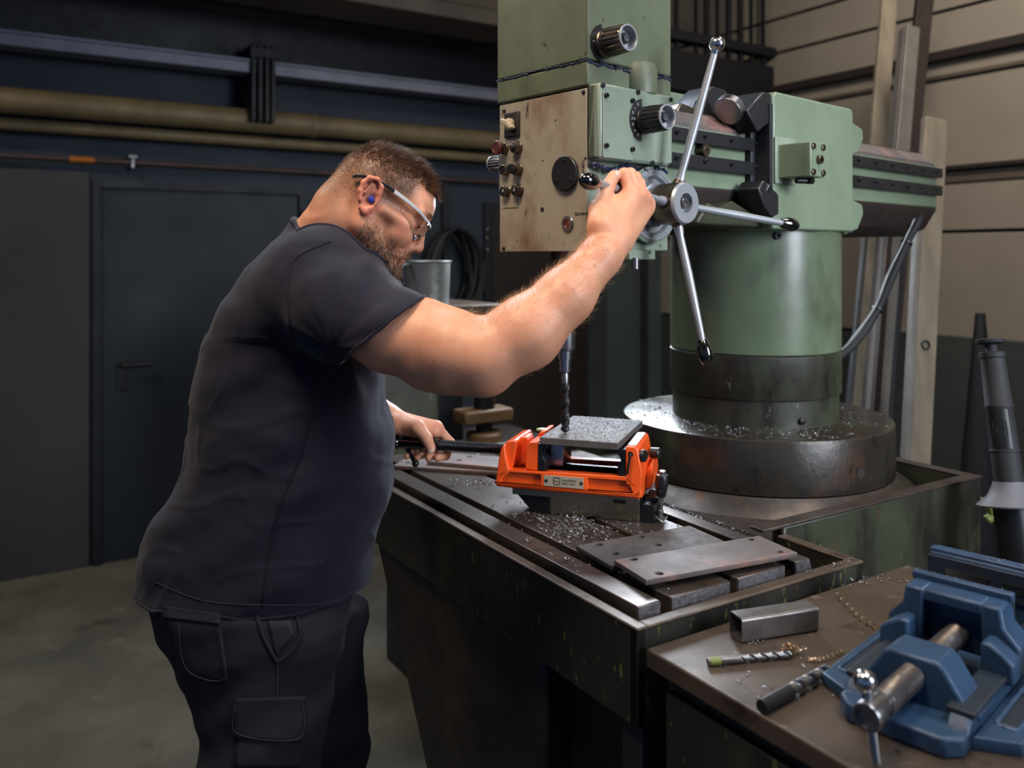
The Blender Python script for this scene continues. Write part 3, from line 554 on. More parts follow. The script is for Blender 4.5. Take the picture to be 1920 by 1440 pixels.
# upper case, slightly proud, with a filled seam
zsm = 1.922
MB().box((-.004, -.003, Z1+.001), (WU+.002, WT+.006, zsm-.001)).build('middle_case', M['green_olive'], hd, .004)
MB().box((-.004, -.003, zsm+.001), (WU+.002, WT+.006, Z2_)).build('upper_case', M['green_olive'], hd, .004)
rnd = random.Random(3)
s = MB(); pts = []
for i in range(60): t_ = i/59; pts.append((-.0045, -.003+t_*(WT+.008), zsm-.0015*math.sin(t_*9)+rnd.uniform(-.0018, .0018)))
s.tube(pts[::-1], [.0010+rnd.uniform(0, .0012) for _ in pts], 8)
s.build('front_seam', M['goo'], hd)
s = MB(); pts = []
for i in range(60): t_ = i/59; pts.append((-.004+t_*(WU+.005), -.0035, zsm-.002+rnd.uniform(-.0022, .0018)-.004*abs(math.sin(t_*17))))
s.tube(pts, [.0014+rnd.uniform(0, .0018) for _ in pts], 8)
for t_ in (.03, .075, .12, .175, .215):
    L_ = rnd.uniform(.006, .013); s.lathe((t_, -.004, zsm), (0, 0, -1), [(0, .006), (L_*.6, .0025), (L_, .0015), (L_+.001, 0)], 10)
s.build('side_seam', M['goo'], hd)
# beige control plate
bp_ = MB(); bp_.box((-.003, .001, Z0), (.004, WT-.002, Z1-.003)); plate = bp_.build('control_plate', M['beige'], hd, .0015)
def onp(px, py): p = G.X(px, py, -.003); return p
def lath(name, px, py, prof, m, n=32, d=(-1, 0, 0), par=None):
    p = onp(px, py); return MB().lathe((-.003, p.y, p.z), d, prof, n).build(name, m, par or hd)
cv = lath('round_cover', 1062, 326, [(0, .0335), (.002, .0345), (.007, .0345), (.0085, .033), (.0085, 0)], M['gun'], 48)
pc_ = onp(1062, 326); bolts('cover_screw', [(-.0115, pc_.y+.024*math.cos(math.radians(a_)), pc_.z+.024*math.sin(math.radians(a_))) for a_ in (90, 215, 325)], (-1, 0, 0), .0045, .0015, M['gun'], cv)
# rotary switch
p = onp(962, 234); sw = MB().box((-.009, p.y-.0235, p.z-.0265), (-.003, p.y+.0235, p.z+.0265)).build('switch_plate', M['brown_dark'], hd, .003)
k = MB(); k.lathe((-.009, p.y, p.z), (-1, 0, 0), [(0, .0125), (.008, .0125), (.010, .011), (.010, 0)], 32)
k.prism([(p.y-.020, p.z-.009), (p.y-.015, p.z-.013), (p.y+.013, p.z+.004), (p.y+.017, p.z+.010), (p.y+.010, p.z+.012), (p.y-.006, p.z+.006)], 'x', -.027, -.012); k.build('switch_knob', M['cream'], sw, .002)
# push buttons
def button(px, py, r, cap, cm, label, cone=False, ribs=False, letter=None):
    p = onp(px, py); c0 = (-.003, p.y, p.z)
    b_ = MB().lathe(c0, (-1, 0, 0), [(0, r+.003), (.002, r+.003), (.004, r+.0015), (.013, r+.0015), (.014, r), (.014, r*.85), (.010, r*.85)], 32).build('button_ring', M['steel_worn'], hd)
    q = MB().lathe((-.013, p.y, p.z), (-1, 0, 0), cap, 32 if not ribs else 24); q.build('button_cap', cm, b_)
    if letter: textobj('button_mark', letter, .009, basis((-.013-cap[-1][0]-.0006, p.y+.0035, p.z-.003), (0, -1, 0), (0, 0, 1)), M['white_print'], b_)
    return b_
button(947, 279, .0095, [(0, .009), (.009, .009), (.009, .0145), (.014, .0155), (.016, .014), (.0165, .010), (.0155, .009), (.0155, 0)], M['red_cap'], '')
button(972, 277, .0105, [(0, .009), (.004, .009), (.010, .006), (.012, .004), (.0125, 0)], M['brown_dark'], '')
button(951, 319, .0095, [(0, .008), (.001, .008), (.001, .0055), (.003, .0055), (.003, 0)], M['black'], '')
button(973, 318, .0105, [(0, .009), (.012, .0105), (.014, .010), (.015, 0)], M['black'], '', ribs=True)
button(952, 359, .0095, [(0, .009), (.002, .009), (.003, .0075), (.0032, 0)], M['black'], '', letter='M')
button(974, 357, .0105, [(0, .009), (.003, .009), (.004, .0075), (.0042, 0)], M['black'], '', letter='A')
p = onp(958, 322); MB().box((-.0045, p.y-.022, p.z-.075), (-.003, p.y+.024, p.z+.0)).build('button_plate', M['beige'], hd)
# oil sight glass and its engraving
og = lath('sight_glass_ring', 1065, 419, [(0, .0150), (.002, .0155), (.004, .0145), (.004, .0088), (.0015, .0085)], M['steel'], 40)
pg = onp(1065, 419); MB().lathe((-.0035, pg.y, pg.z), (-1, 0, 0), [(0, .0085), (.0015, .0075), (.002, 0)], 32).build('sight_glass', M['amber'], og)
oc = MB()
for a_ in (60, 240): oc.lathe((-.0068, pg.y+.0118*math.cos(math.radians(a_)), pg.z+.0118*math.sin(math.radians(a_))), (-1, 0, 0), [(0, .0012), (.0004, .0012), (.0004, 0)], 10)
oc.build('ring_hole', M['print'], og)
pt = onp(1078, 404); textobj('engraving', 'ÖLSTAND', .0075, basis((-.0034, pt.y, pt.z), (0, -1, 0), (0, 0, 1)), M['print'], hd)
ho = MB()
for (px, py, r) in ((1017, 393, .0048), (1098, 297, .0026), (1018, 301, .0016)):
    p = onp(px, py); MB().lathe((-.0032, p.y, p.z), (-1, 0, 0), [(0, r), (.0008, r), (.0008, r*.8), (.0003, r*.8), (.0003, 0)], 20).build('plate_hole', M['print'], plate)
sc_ = MB()
for (px, py) in ((946, 208), (1098, 172), (945, 466), (1098, 462)):
    p = onp(px, py); MB().lathe((-.003, min(max(p.y, .008), WT-.008), p.z), (-1, 0, 0), [(0, .004), (.002, .004), (.003, .0025), (.003, 0)], 16).build('plate_screw', M['gun'], plate)

# side gear cover
c0 = G.Y(1124, 153, -.03); c1 = G.Y(1262, 300, -.03)
cz1, cz0 = c0.z, G.Y(1124, 297, -.03).z; cu0, cu1 = c0.x, c1.x
MB().box((cu0, -.03, cz0), (cu1, .004, cz1)).build('side_cover', M['green_panel'], hd, .006)
MB().box((.003, -.018, cz0+.002), (cu0, .004, cz1-.004)).build('cover_step', M['green_dirty'], hd, .004)
MB().box((.001, -.026, cz1-.055), (cu0+.004, -.0, cz1-.025)).build('stop_block', M['brown_dark'], hd, .002)
s0 = G.Y(1131, 172, -.033); s1_ = G.Y(1188, 190, -.033)
MB().box((s0.x, -.0325, G.Y(1131, 295, -.033).z), (s1_.x, -.03, s0.z)).build('inspection_plate', M['green_panel'], hd, .001)
bolts('cover_bolt', [(G.Y(px, py, -.03).x, -.03, G.Y(px, py, -.03).z) for (px, py) in ((1130, 160), (1196, 173), (1257, 187), (1257, 310), (1223, 306))], (0, -1, 0), .0052, .003, M['gun'], hd)
bolts('cover_bolt', [(G.Y(px, py, -.0325).x, -.0325, G.Y(px, py, -.0325).z) for (px, py) in ((1136, 179), (1185, 189), (1136, 273), (1185, 280))], (0, -1, 0), .005, .005, M['gun'], hd)
g_ = MB(); pts = [(x, -.006-.01*rnd.random(), cz0-.004-.012*abs(math.sin(x*33))*(1-x*3)-.004*rnd.random()) for x in [i*.0045 for i in range(50)]]
g_.tube(pts, [.003+.003*rnd.random() for _ in pts], 8); g_.build('lower_seam', M['goo'], hd)
# boss on the middle case
b1_ = G.Y(1215, 110, -.02); MB().lathe((b1_.x, .005, Z1+.002), (0, 0, 1), [(0, .038), (.05, .038), (.062, .032), (.066, .0)], 32).build('casting_boss', M['green_olive'], hd)

def fluted(name, base, d, r, L, par, m, up=(0, 0, 1)):
    """fluted grip knob: base collar, fluted barrel, hollow rim with centre screw"""
    d = Vector(d).normalized(); q = d.to_track_quat('Z', 'Y').to_matrix(); X, Y = q.col[0], q.col[1]; base = Vector(base)
    k = MB(); k.lathe(base, d, [(0, r*1.06), (L*.12, r*1.06), (L*.16, r*1.0), (L*.26, r*1.0), (L*.28, r*.93)], 40)
    n = 96; vs = []; fs = []; prof = [(.27, 1.0), (.30, 1.06), (.9, .98), (.95, .95)]
    for (h, s_) in prof:
        for i in range(n):
            a_ = 2*PI*i/n; fl = .075*(1 if (math.cos(a_*18) > -.1) else 0)*(1 if h < .94 else .3)
            rr = r*s_*(.93+fl); vs.append(base+d*(L*h)+X*(rr*math.cos(a_))+Y*(rr*math.sin(a_)))
    for j in range(len(prof)-1):
        for i in range(n): i2 = (i+1) % n; fs.append((j*n+i, j*n+i2, (j+1)*n+i2, (j+1)*n+i))
    k.add(vs, fs); o = k.build(name, m, par, angle=30)
    rim = MB(); rim.lathe(base, d, [(L*.94, r*.93), (L*.985, r*.96), (L, r*.93), (L, r*.84), (L*.985, r*.82), (L*.72, r*.80), (L*.72, 0)], 48, caps=False); rim.build('knob_rim', M['bright'], o)
    h = MB(); h.lathe(base, d, [(L*.72, r*.42), (L*.85, r*.40), (L*.85, 0)], 28); h.build('knob_hub', M['gun'], o)
    h = MB(); h.lathe(base, d, [(L*.85, r*.27), (L*.92, r*.27), (L*.92, r*.17), (L*.90, r*.16), (L*.90, 0)], 24); h.build('knob_screw', M['steel'], o)
    return o
pk = G.Y(1207, 226, -.033); k1 = fluted('selector_knob', (pk.x, -.031, pk.z), (0, -1, 0), .0255, .062, hd, M['gun'])
pk2 = G.Y(1132, 82, -.004); k2 = fluted('speed_knob', (pk2.x, -.004, pk2.z), (0, -1, 0), .0265, .064, hd, M['steel_worn'])
# crescent scale plates behind the knobs
for (p_, yy, r_, ch_, kk) in ((pk, -.0327, .042, 'KLMNOPR', k1), (pk2, -.0035, .037, '', k2)):
    a_ = MB(); poly = [(p_.x+r_*math.cos(t), p_.z+r_*math.sin(t)) for t in [PI*.55+i*PI*.9/24 for i in range(25)]]
    a_.prism(poly, 'y', yy-.0012, yy); sp_ = a_.build('scale_plate', M['black'], kk)
    for i, c_ in enumerate(ch_):
        t = PI*.68+i*PI*.64/6; c = Vector((p_.x+.0345*math.cos(t), yy-.0014, p_.z+.0345*math.sin(t)))
        rad = Vector((math.cos(t), 0, math.sin(t))); tan = Vector((-math.sin(t), 0, math.cos(t)))
        textobj('scale_mark', c_, .007, basis(c-tan*-.002-rad*.002, -tan, rad), M['white_print'], kk)
    MB().prism([(p_.x-.027, p_.z+.003), (p_.x-.031, p_.z), (p_.x-.027, p_.z-.003)], 'y', yy-.0018, yy-.0012).build('pointer', M['white_print'], kk)
# knobs on the far left side
for (px, py, r, L_, nm) in ((921, 307, .0185, .058, 'side_knob'), (936, 82, .023, .02, 'side_knob')):
    p = G.X(934, py, .03); fluted(nm, (.03 if r < .02 else .05, WT+.004, G.X(930, py, .03).z), (0, 1, 0), r, L_, hd, M['steel'])
MB().box((.005, WT, G.X(930, 360, 0).z), (.03, WT+.012, G.X(930, 262, 0).z)).build('side_bracket', M['galv'], hd, .002)

# star lever
hp_ = G.Y(1214, 385, 0); hc_ = Vector((hp_.x, 0, hp_.z))
rg = MB(); rg.lathe(hc_, (0, -1, 0), [(0, .073), (.016, .073), (.018, .071), (.018, .066), (.0165, .0655), (.0165, .063), (.018, .0625), (.018, .058), (.008, .056), (.008, .046), (.022, .044), (.024, .040), (.024, .03)], 80, caps=False)
ring = rg.build('dial_ring', M['bright'], hd)
tk = MB()
for i in range(60):
    a_ = 2*PI*i/60; L_ = .005 if i % 5 else .007; c = hc_+Vector((.0595*math.cos(a_), -.0182, .0595*math.sin(a_))); rad = Vector((math.cos(a_), 0, math.sin(a_)))
    Mx = basis(c, rad, (-math.sin(a_), 0, math.cos(a_))); tk.box((-.0005-L_*.3, -.0004, -.0002), (L_*.4, .0004, .0003), 0, Mx)
tk.build('dial_graduation', M['print'], ring)
dl = -.098
hub = MB(); hub.lathe(hc_, (0, -1, 0), [(.01, .034), (.040, .034), (.042, .041), (.092, .0415)], 48, caps=False); hb_ = hub.build('lever_hub', M['steel_worn'], hd)
hf = MB(); hf.lathe(hc_, (0, -1, 0), [(.0915, .0415), (.095, .0405), (-dl, .0385), (-dl, .0195), (.09, .0185), (.082, .018), (.082, 0)], 56, caps=False); hf.build('hub_face', M['bright'], hb_)
hn = MB(); hn.lathe(hc_, (0, -1, 0), [(.082, .0115), (.094, .0115), (.096, .010), (.096, .0055), (.094, .0052), (.094, .0)], 32); hn.build('hub_nut', M['steel'], hb_)
hubc = hc_+Vector((0, -.066, 0))
def lever(end, ball):
    e = hubc+Vector(end); d = (e-hubc).normalized(); a_ = hubc+d*.036
    L_ = (e-a_).length; lv = MB(); lv.lathe(a_, d, [(0, .0125), (.008, .0115), (.013, .0095), (.018, .0095), (.03, .0072), (L_*.45, .0088), (L_, .0066)], 24)
    lo = lv.build('lever', M['bright'], hd)
    cc = MB(); cc.lathe(hubc+d*.028, d, [(0, .014), (.010, .0150), (.015, .0125), (.020, .011)], 20); cc.build('weld_collar', M['steel_worn'], lo)
    if ball == 'ball':
        g = MB(); g.sphere(e+d*.006, .0155, 32); g.lathe(e-d*.014, d, [(0, .0075), (.01, .0085), (.014, .009)], 20); g.build('ball_grip', M['chrome'], lo)
    else:
        g = MB(); g.lathe(e-d*.008, d, [(0, .0088), (.004, .0105), (.016, .0145), (.028, .0152), (.038, .0132), (.046, .0085), (.0485, .0045), (.049, 0)], 32); g.build('grip', M['gloss_black'], lo)
    return e, d
eU = G.Y(1343, 88, -.135)-hubc; lever(eU, 'ball')
eR = G.Y(1470, 419, -.135)-hubc; lever(eR, 'grip')
eD = G.Y(1318, 645, -.135)-hubc; lever(eD, 'grip')
# the left lever, the one in the hand
eL = Vector((-.29, -.062, G.Y(1143, 345, -.128).z-hubc.z)); LE, LD = lever(eL, 'grip')
# bottom bits below the dial ring
a_ = G.Y(1196, 462, -.004); MB().box((a_.x-.025, -.004, Z0-.016), (a_.x+.055, .03, Z0+.004)).build('bottom_bracket', M['green_panel'], hd, .002)
MB().cyl((a_.x-.01, -.006, Z0-.012), (a_.x-.01, -.006, Z0-.034), .007).build('drain_screw', M['steel'], hd)
MB().lathe((hc_.x, -.006, hc_.z), (0, -1, 0), [(0, .073), (0, .078), (.008, .078), (.010, .073)], 64, caps=False).build('ring_seat', M['green_panel'], hd)

# spindle, straight down over the plate
DB = Z2(1059.5, 812, 1.173); dbl = G.loc(DB); sx, sy = dbl.x, dbl.y
print('spindle local', dbl, 'hub', hubc, 'hand lever end', LE)
def zz_(y): return EYE-(y-HOR)/F*DB.y
q = MB(); q.lathe((sx, sy, zz_(565)), (0, 0, 1), [(0, .024), (zz_(520)-zz_(565), .025), (zz_(505)-zz_(565), .031), (Z0+.01-zz_(565), .031)], 40); sp_ = q.build('quill', M['steel_worn'], hd)
q = MB(); q.lathe((sx, sy, 0), (0, 0, 1), [(zz_(673), .009), (zz_(673), .0150), (zz_(657), .0155), (zz_(655), .0212), (zz_(652), .0218), (zz_(560), .0218), (zz_(556), .020)], 40); q.build('spindle_sleeve', M['steel'], hd)
db = MB(); db.lathe((0, 0, 0), (0, 0, 1), [(zz_(722), .0080), (zz_(703), .0086), (zz_(701), .0075), (zz_(698), .0075), (zz_(696), .0122), (zz_(677), .0128), (zz_(672), .0128)], 32)
dr_ = db.build('drill_bit', M['steel']); dr_.location = (DB.x, DB.y, 0); tag(dr_, 'twist drill clamped in the spindle with its tip on the swarf-covered plate', 'drill bit')
def twist(mb, z0, z1, r, pitch, tip, nseg=64):
    """two-flute twist drill body along +z from tip z0 up to z1"""
    n = 24; vs = []; fs = []
    prof = []
    for i in range(n):
        a = 2*PI*i/n; c = math.cos(2*a); rr = r*(1 if c > -.15 else 1-.62*min(1, (-.15-c)/.55)); prof.append((a, rr))
    for j in range(nseg+1):
        z = z0+(z1-z0)*j/nseg; tw = (z-z0)/pitch*2*PI; k = min(1, (z-z0)/tip*.94+.06) if z-z0 < tip else 1
        for (a, rr) in prof: vs.append((rr*k*math.cos(a+tw), rr*k*math.sin(a+tw), z))
    for j in range(nseg):
        for i in range(n): i2 = (i+1) % n; fs.append((j*n+i, j*n+i2, (j+1)*n+i2, (j+1)*n+i))
    fs.append(tuple(range(n))[::-1]); fs.append(tuple(nseg*n+i for i in range(n))); mb.add(vs, fs)
    return mb
tw = twist(MB(), zz_(812)+.0005, zz_(718), .0096, .062, .006); tw.build('flute', M['gun'], dr_, angle=50)
# ================================================================== helpers for flat plates with real holes, and for swarf
def plate2d(name, outer, holes, z0, z1, mat, parent=None, bevel=.0006):
    c = bpy.data.curves.new(name, 'CURVE'); c.dimensions = '2D'; c.fill_mode = 'BOTH'; c.extrude = (z1-z0)/2-bevel; c.bevel_depth = bevel; c.bevel_resolution = 1; c.offset = -bevel
    def sp(pts):
        s_ = c.splines.new('POLY'); s_.points.add(len(pts)-1)
        for q, p in zip(s_.points, pts): q.co = (p[0], p[1], 0, 1)
        s_.use_cyclic_u = True
    sp(outer)
    for (x, y, r) in holes: sp([(x+r*math.cos(2*PI*i/24), y+r*math.sin(2*PI*i/24)) for i in range(24)])
    o = bpy.data.objects.new(name, c); COL.objects.link(o)
    me = bpy.data.meshes.new_from_object(o.evaluated_get(bpy.context.evaluated_depsgraph_get())); bpy.data.objects.remove(o)
    me.transform(Matrix.Translation((0, 0, (z0+z1)/2))); me.materials.clear(); return obj(name, me, mat, parent)
def chips(name, pts, size, mat, label, seed=1, curl=.5):
    """loose metal turnings: short bent ribbons scattered on real surfaces"""
    rn = random.Random(seed); vs = []; fs = []
    for (x, y, z) in pts:
        s_ = size*rn.uniform(.4, 1.5); a = rn.uniform(0, 2*PI); tl = rn.uniform(-.5, .5); w_ = s_*rn.uniform(.25, .5)
        dx, dy = math.cos(a), math.sin(a); n = 2 if rn.random() > curl else 6; R_ = s_*.35; b = len(vs)
        for i in range(n+1):
            if n == 2: px_, pz = (i-1)*s_*.5, s_*(.12+.2*(i == 1)+tl*(i-1)*.4)
            else: t = i*1.1+tl; px_, pz = R_*math.cos(t)+(i-n/2)*s_*.18, R_*(1+math.sin(t))
            sh = (i-n/2)*w_*.35
            for sd in (-.5, .5): vs.append((x+dx*px_-dy*(sd*w_+sh), y+dy*px_+dx*(sd*w_+sh), z+max(.0002, pz+.05*s_*(sd+.5))))
        for i in range(n): k = b+2*i; fs.append((k, k+1, k+3, k+2))
    me = bpy.data.meshes.new(name); me.from_pydata(vs, [], fs); me.update()
    o = obj(name, me, mat, smooth=False); tag(o, label, 'swarf', kind='stuff'); return o
def curl_ribbon(name, pts, r, turns, w_, mat, label, group=None):
    P = catmull(pts, 30); n = len(P); mb = MB(); vs = []; fs = []
    for i, p in enumerate(P):
        t = 2*PI*turns*i/(n-1); d = (P[min(i+1, n-1)]-P[max(i-1, 0)]).normalized(); s_ = d.cross(Vector((0, 0, 1))).normalized(); u_ = s_.cross(d)
        c = p+(s_*math.cos(t)+u_*math.sin(t))*r+Vector((0, 0, r+.0006)); q = d*w_*.5
        vs += [c-q, c+q]
    for i in range(n-1): fs.append((2*i, 2*i+1, 2*i+3, 2*i+2))
    mb.add(vs, fs); o = mb.build(name, mat); tag(o, label, 'swarf', group); return o
def on_table(px, py, z): return Z2(px, py, z)

# ================================================================== orange vise
V = Frame(.0815, 1.8204, -17.4)
vz = empty('drilling_vise', (V.o.x, V.o.y, 0), V.a, 'bright orange magnetic machine vise holding a dark plate on the slotted table', 'vise')
y0, y1 = -.035, .115
MB().prism([(-.0778, 1.0448), (-.0778, 1.040), (-.040, 1.0005), (-.001, 1.0005), (-.001, 1.0448)], 'y', 0, .085).build('foot_block', M['black'], vz, .0015)
MB().box((-.0005, .0, 1.0005), (.1905, .085, 1.0415)).build('magnet_block', M['nickel'], vz, .0012)
mp_ = MB().box((-.0778, -.022, 1.0415), (.1935, .105, 1.0545)).build('mounting_plate', M['nickel'], vz, .001)
MB().prism([(.1395, 1.0435), (.142, 1.0415), (.164, 1.0415), (.1665, 1.0435), (.1665, 1.0475), (.164, 1.0495), (.142, 1.0495), (.1395, 1.0475)], 'y', -.0235, -.0215).build('slot', M['gloss_black'], mp_)
eb = MB().box((.191, .0, 1.0005), (.2215, .085, 1.0375)).box((.2, .02, 1.0375), (.232, .085, 1.048)).build('switch_block', M['black'], vz, .001)
wm = MB(); wm.prism([(.203, .006), (.209, .006), (.206, .014)], 'z', 1.0376, 1.0380); wm.box((.200, .0025, 1.0376), (.212, .0035, 1.038)); wm.box((.200, .017, 1.0376), (.212, .018, 1.038)); wm.build('switch_mark', M['white_print'], eb)
# body
bd = MB()
outl = [(-.112, 1.067), (-.106, 1.0595), (-.093, 1.0555), (.1957, 1.0555), (.1985, 1.074), (.170, 1.1007), (-.0796, 1.0962), (-.102, 1.088)]
bd.prism(outl, 'y', y0+.009, y0+.024); bd.prism(outl, 'y', y1-.022, y1)
# proud frame around the two pockets of the front rail
zA, zB = 1.0675, 1.0915
bd.prism([(-.112, 1.067), (-.1065, 1.0605), (-.1, zA), (.185, zA), (.1985, 1.074), (.1955, 1.062), (-.1, 1.0605)], 'y', y0, y0+.010)
bd.prism([(-.112, 1.067), (-.106, 1.061), (.1955, 1.061), (.1985, 1.074), (.1975, 1.077), (.183, zA), (-.098, zA)], 'y', y0, y0+.010)
bd.prism([(-.087, zB), (-.0796, 1.0962), (.170, 1.1007), (.1755, zB+.001)], 'y', y0, y0+.010)
bd.prism([(-.112, 1.067), (-.098, zA), (-.1, 1.073), (-.087, zB), (-.0796, 1.0962), (-.102, 1.088)], 'y', y0, y0+.010)
bd.prism([(.1985, 1.074), (.170, 1.1007), (.1665, zB+.004), (.1745, zB-.004), (.1835, zA)], 'y', y0, y0+.010)
bd.box((-.0105, y0, zA-.002), (.0885, y0+.010, zB+.002))
bd.prism([(y0, 1.0615), (y0+.020, 1.0548), (y0+.020, 1.0615)], 'x', -.104, .1945)
bd.box((.150, y0+.02, 1.0555), (.1985, y1-.01, 1.098)); bd.box((-.106, y0+.02, 1.0555), (-.08, y1-.01, 1.09))
bd.build('body_frame', M['orange'], vz, .0022, 2)
MB().box((-.08, y0+.025, 1.0555), (.15, y1-.023, 1.0605)).build('guide_floor', M['gun'], vz)
MB().box((-.05, .012, 1.0605), (.15, .028, 1.083)).box((-.05, .062, 1.0605), (.15, .075, 1.093)).build('guide_bar', M['gun'], vz, .001)
# end bracket carrying the spindle
eb_ = MB(); pe = [(-.1115, 1.068), (-.1045, 1.120), (-.099, 1.144), (-.090, 1.153), (-.074, 1.157), (-.068, 1.153), (-.072, 1.120), (-.0796, 1.090), (-.10, 1.080)]
eb_.prism(pe, 'y', y0+.012, y1-.015); eb_.prism([(-.074, 1.157), (-.0557, 1.1585), (-.052, 1.152), (-.055, 1.10), (-.078, 1.09)], 'y', y0+.045, y1-.06)
eb_.prism([(-.1115, 1.067), (-.1045, 1.118), (-.099, 1.140), (-.092, 1.149), (-.088, 1.120), (-.082, 1.10), (-.0796, 1.09), (-.10, 1.078)], 'y', y0, y0+.013)
eb_.build('end_bracket', M['orange'], vz, .003)
# moving jaw
mj = MB(); pj = [(-.0455, 1.0975), (-.0475, 1.108), (-.043, 1.150), (-.038, 1.157), (-.018, 1.1595), (-.018, 1.0975)]
mj.prism(pj, 'y', y0+.004, y1-.012); mj.prism([(-.018, 1.1595), (-.038, 1.157), (-.030, 1.168), (-.018, 1.170)], 'y', .03, y1-.012); mj.build('moving_jaw', M['orange'], vz, .003)
MB().lathe((-.034, .055, 1.1655), (0, 0, 1), [(0, .012), (.003, .012), (.004, .010), (.004, 0)], 24).build('jaw_button', M['lime'], vz)
for k, (xa, xb, s_) in enumerate(((-.018, -.002, 1), (.1510, .168, -1))):
    e_ = xb if s_ > 0 else xa
    jp = MB(); jp.prism([(xa, 1.0985), (xb, 1.0985), (xb, 1.120), (xb-.006 if s_ > 0 else xb, 1.128), (xb-.006 if s_ > 0 else xb, 1.137), (xb, 1.145), (xb, 1.1555), (xa, 1.1555), (xa, 1.145), (xa+(.006 if s_ < 0 else 0), 1.137), (xa+(.006 if s_ < 0 else 0), 1.128), (xa, 1.120)], 'y', y0+.003, y1-.02)
    jp.build('jaw_plate', M['black'], vz, .001)
MB().prism([(-.002, .012), (.026, .012), (.018, .030), (.026, .050), (.026, .085), (-.002, .085)], 'z', 1.0985, 1.146).build('prism_jaw', M['chrome'], vz, .001)
fj = MB(); fj.prism([(.168, 1.085), (.168, 1.1625), (.186, 1.1635), (.193, 1.158), (.2015, 1.110), (.1985, 1.074)], 'y', y0, y1-.0); fj.prism([(.195, 1.06), (.1995, 1.10), (.212, 1.12), (.214, 1.09), (.21, 1.062)], 'y', .03, y1); fj.build('fixed_jaw', M['orange'], vz, .003)
MB().box((.1705, -.026, 1.1626), (.1885, .10, 1.1650)).build('jaw_sticker', M['white_sticker'], vz, .001)
MB().lathe((.1995, -.022, 1.143), (1, -.35, 0), [(0, .0125), (.006, .0125), (.0075, .0115), (.0075, 0)], 32).build('side_knob', M['black'], vz)
MB().lathe((.2135, .075, 1.128), (1, -.2, 0), [(-.01, .011), (.008, .012), (.010, .010), (.010, 0)], 24).build('rear_knob', M['black'], vz)
MB().tube(catmull([(.178, y0+.0, 1.1475), (.1785, y0-.006, 1.1475), (.1775, y0-.0075, 1.143), (.1725, y0-.0065, 1.108)], 6), .0027, 10).lathe((.178, y0, 1.1475), (0, -1, 0), [(0, .0055), (.002, .005), (.002, 0)], 20).build('hex_key', M['black'], vz)
# nameplate
npl = MB().box((-.0045, y0-.0012, 1.0685), (.0805, y0, 1.0915)).build('name_plate', M['tin'], vz, .0005)
for x in (.0005, .0755): MB().lathe((x+.0005, y0-.0012, 1.080), (0, -1, 0), [(0, .0032), (.0015, .003), (.0015, .0015), (.0008, 0)], 20).build('rivet', M['black'], npl)
TX = lambda x, z: basis((x, y0-.0014, z), (1, 0, 0), (0, 0, 1))
textobj('plate_text', 'VersaMAG', .0068, TX(.0335, 1.0815), M['print'], npl, .0002, 1.08)
textobj('plate_text', 'VISE 160 L', .0068, TX(.0335, 1.0745), M['print'], npl, .0002, 1.08)
lg = MB()
for (a, b_) in (((.016, 1.0725), (.0305, 1.0733)), ((.016, 1.0877), (.0305, 1.0885)), ((.016, 1.0725), (.0168, 1.0885)), ((.0297, 1.0725), (.0305, 1.0885))): lg.box((a[0], y0-.0016, a[1]), (b_[0], y0-.0011, b_[1]))
lg.tube([(.02325+.0063*math.cos(2*PI*i/28), y0-.0013, 1.0805+.0063*math.sin(2*PI*i/28)) for i in range(28)], .0004, 6, closed=True)
lg.build('emblem_frame', M['print'], npl); textobj('emblem_text', 'Fein', .0055, TX(.0182, 1.0788), M['print'], npl, .0002)
# threaded spindle with handle
thr = MB(); vs = []; fs = []; n = 20; xs0, xs1, pit = -.272, -.05, .0040; m_ = int((xs1-xs0)/pit*4)
for j in range(m_+1):
    x = xs0+(xs1-xs0)*j/m_
    for i in range(n):
        a = 2*PI*i/n; ph = ((x/pit+i/n) % 1.0); r = .0128-.0038*(abs(ph-.5)*2)**1.0
        vs.append((x, .04+r*math.cos(a), 1.1205+r*math.sin(a)))
for j in range(m_):
    for i in range(n): i2 = (i+1) % n; fs.append((j*n+i, (j+1)*n+i, (j+1)*n+i2, j*n+i2))
fs += [tuple(range(n)), tuple(m_*n+i for i in range(n))[::-1]]; thr.add(vs, fs); sp = thr.build('spindle', M['gun'], vz, angle=60)
hz = MB(); hz.lathe((-.388, .04, 1.1205), (1, 0, 0), [(0, .013), (.002, .0175), (.018, .0175), (.020, .0155), (.094, .0155), (.096, .0165), (.100, .0165), (.102, .0150), (.108, .0150), (.110, .0165), (.114, .0165), (.116, .013), (.118, .0126)], 36); hz.build('spindle_handle', M['gloss_black'], sp)
ha = V.Y(752, 820, .035); hb2 = V.Y(779, 869, .035)
MB().cyl(ha, hb2, .0048, n=16).sphere(hb2, .0085, 20).build('toggle_bar', M['black'], sp); MB().lathe(ha, ha-hb2, [(-.004, .006), (.004, .006), (.005, .005), (.005, 0)], 20).build('toggle_end', M['steel'], sp)
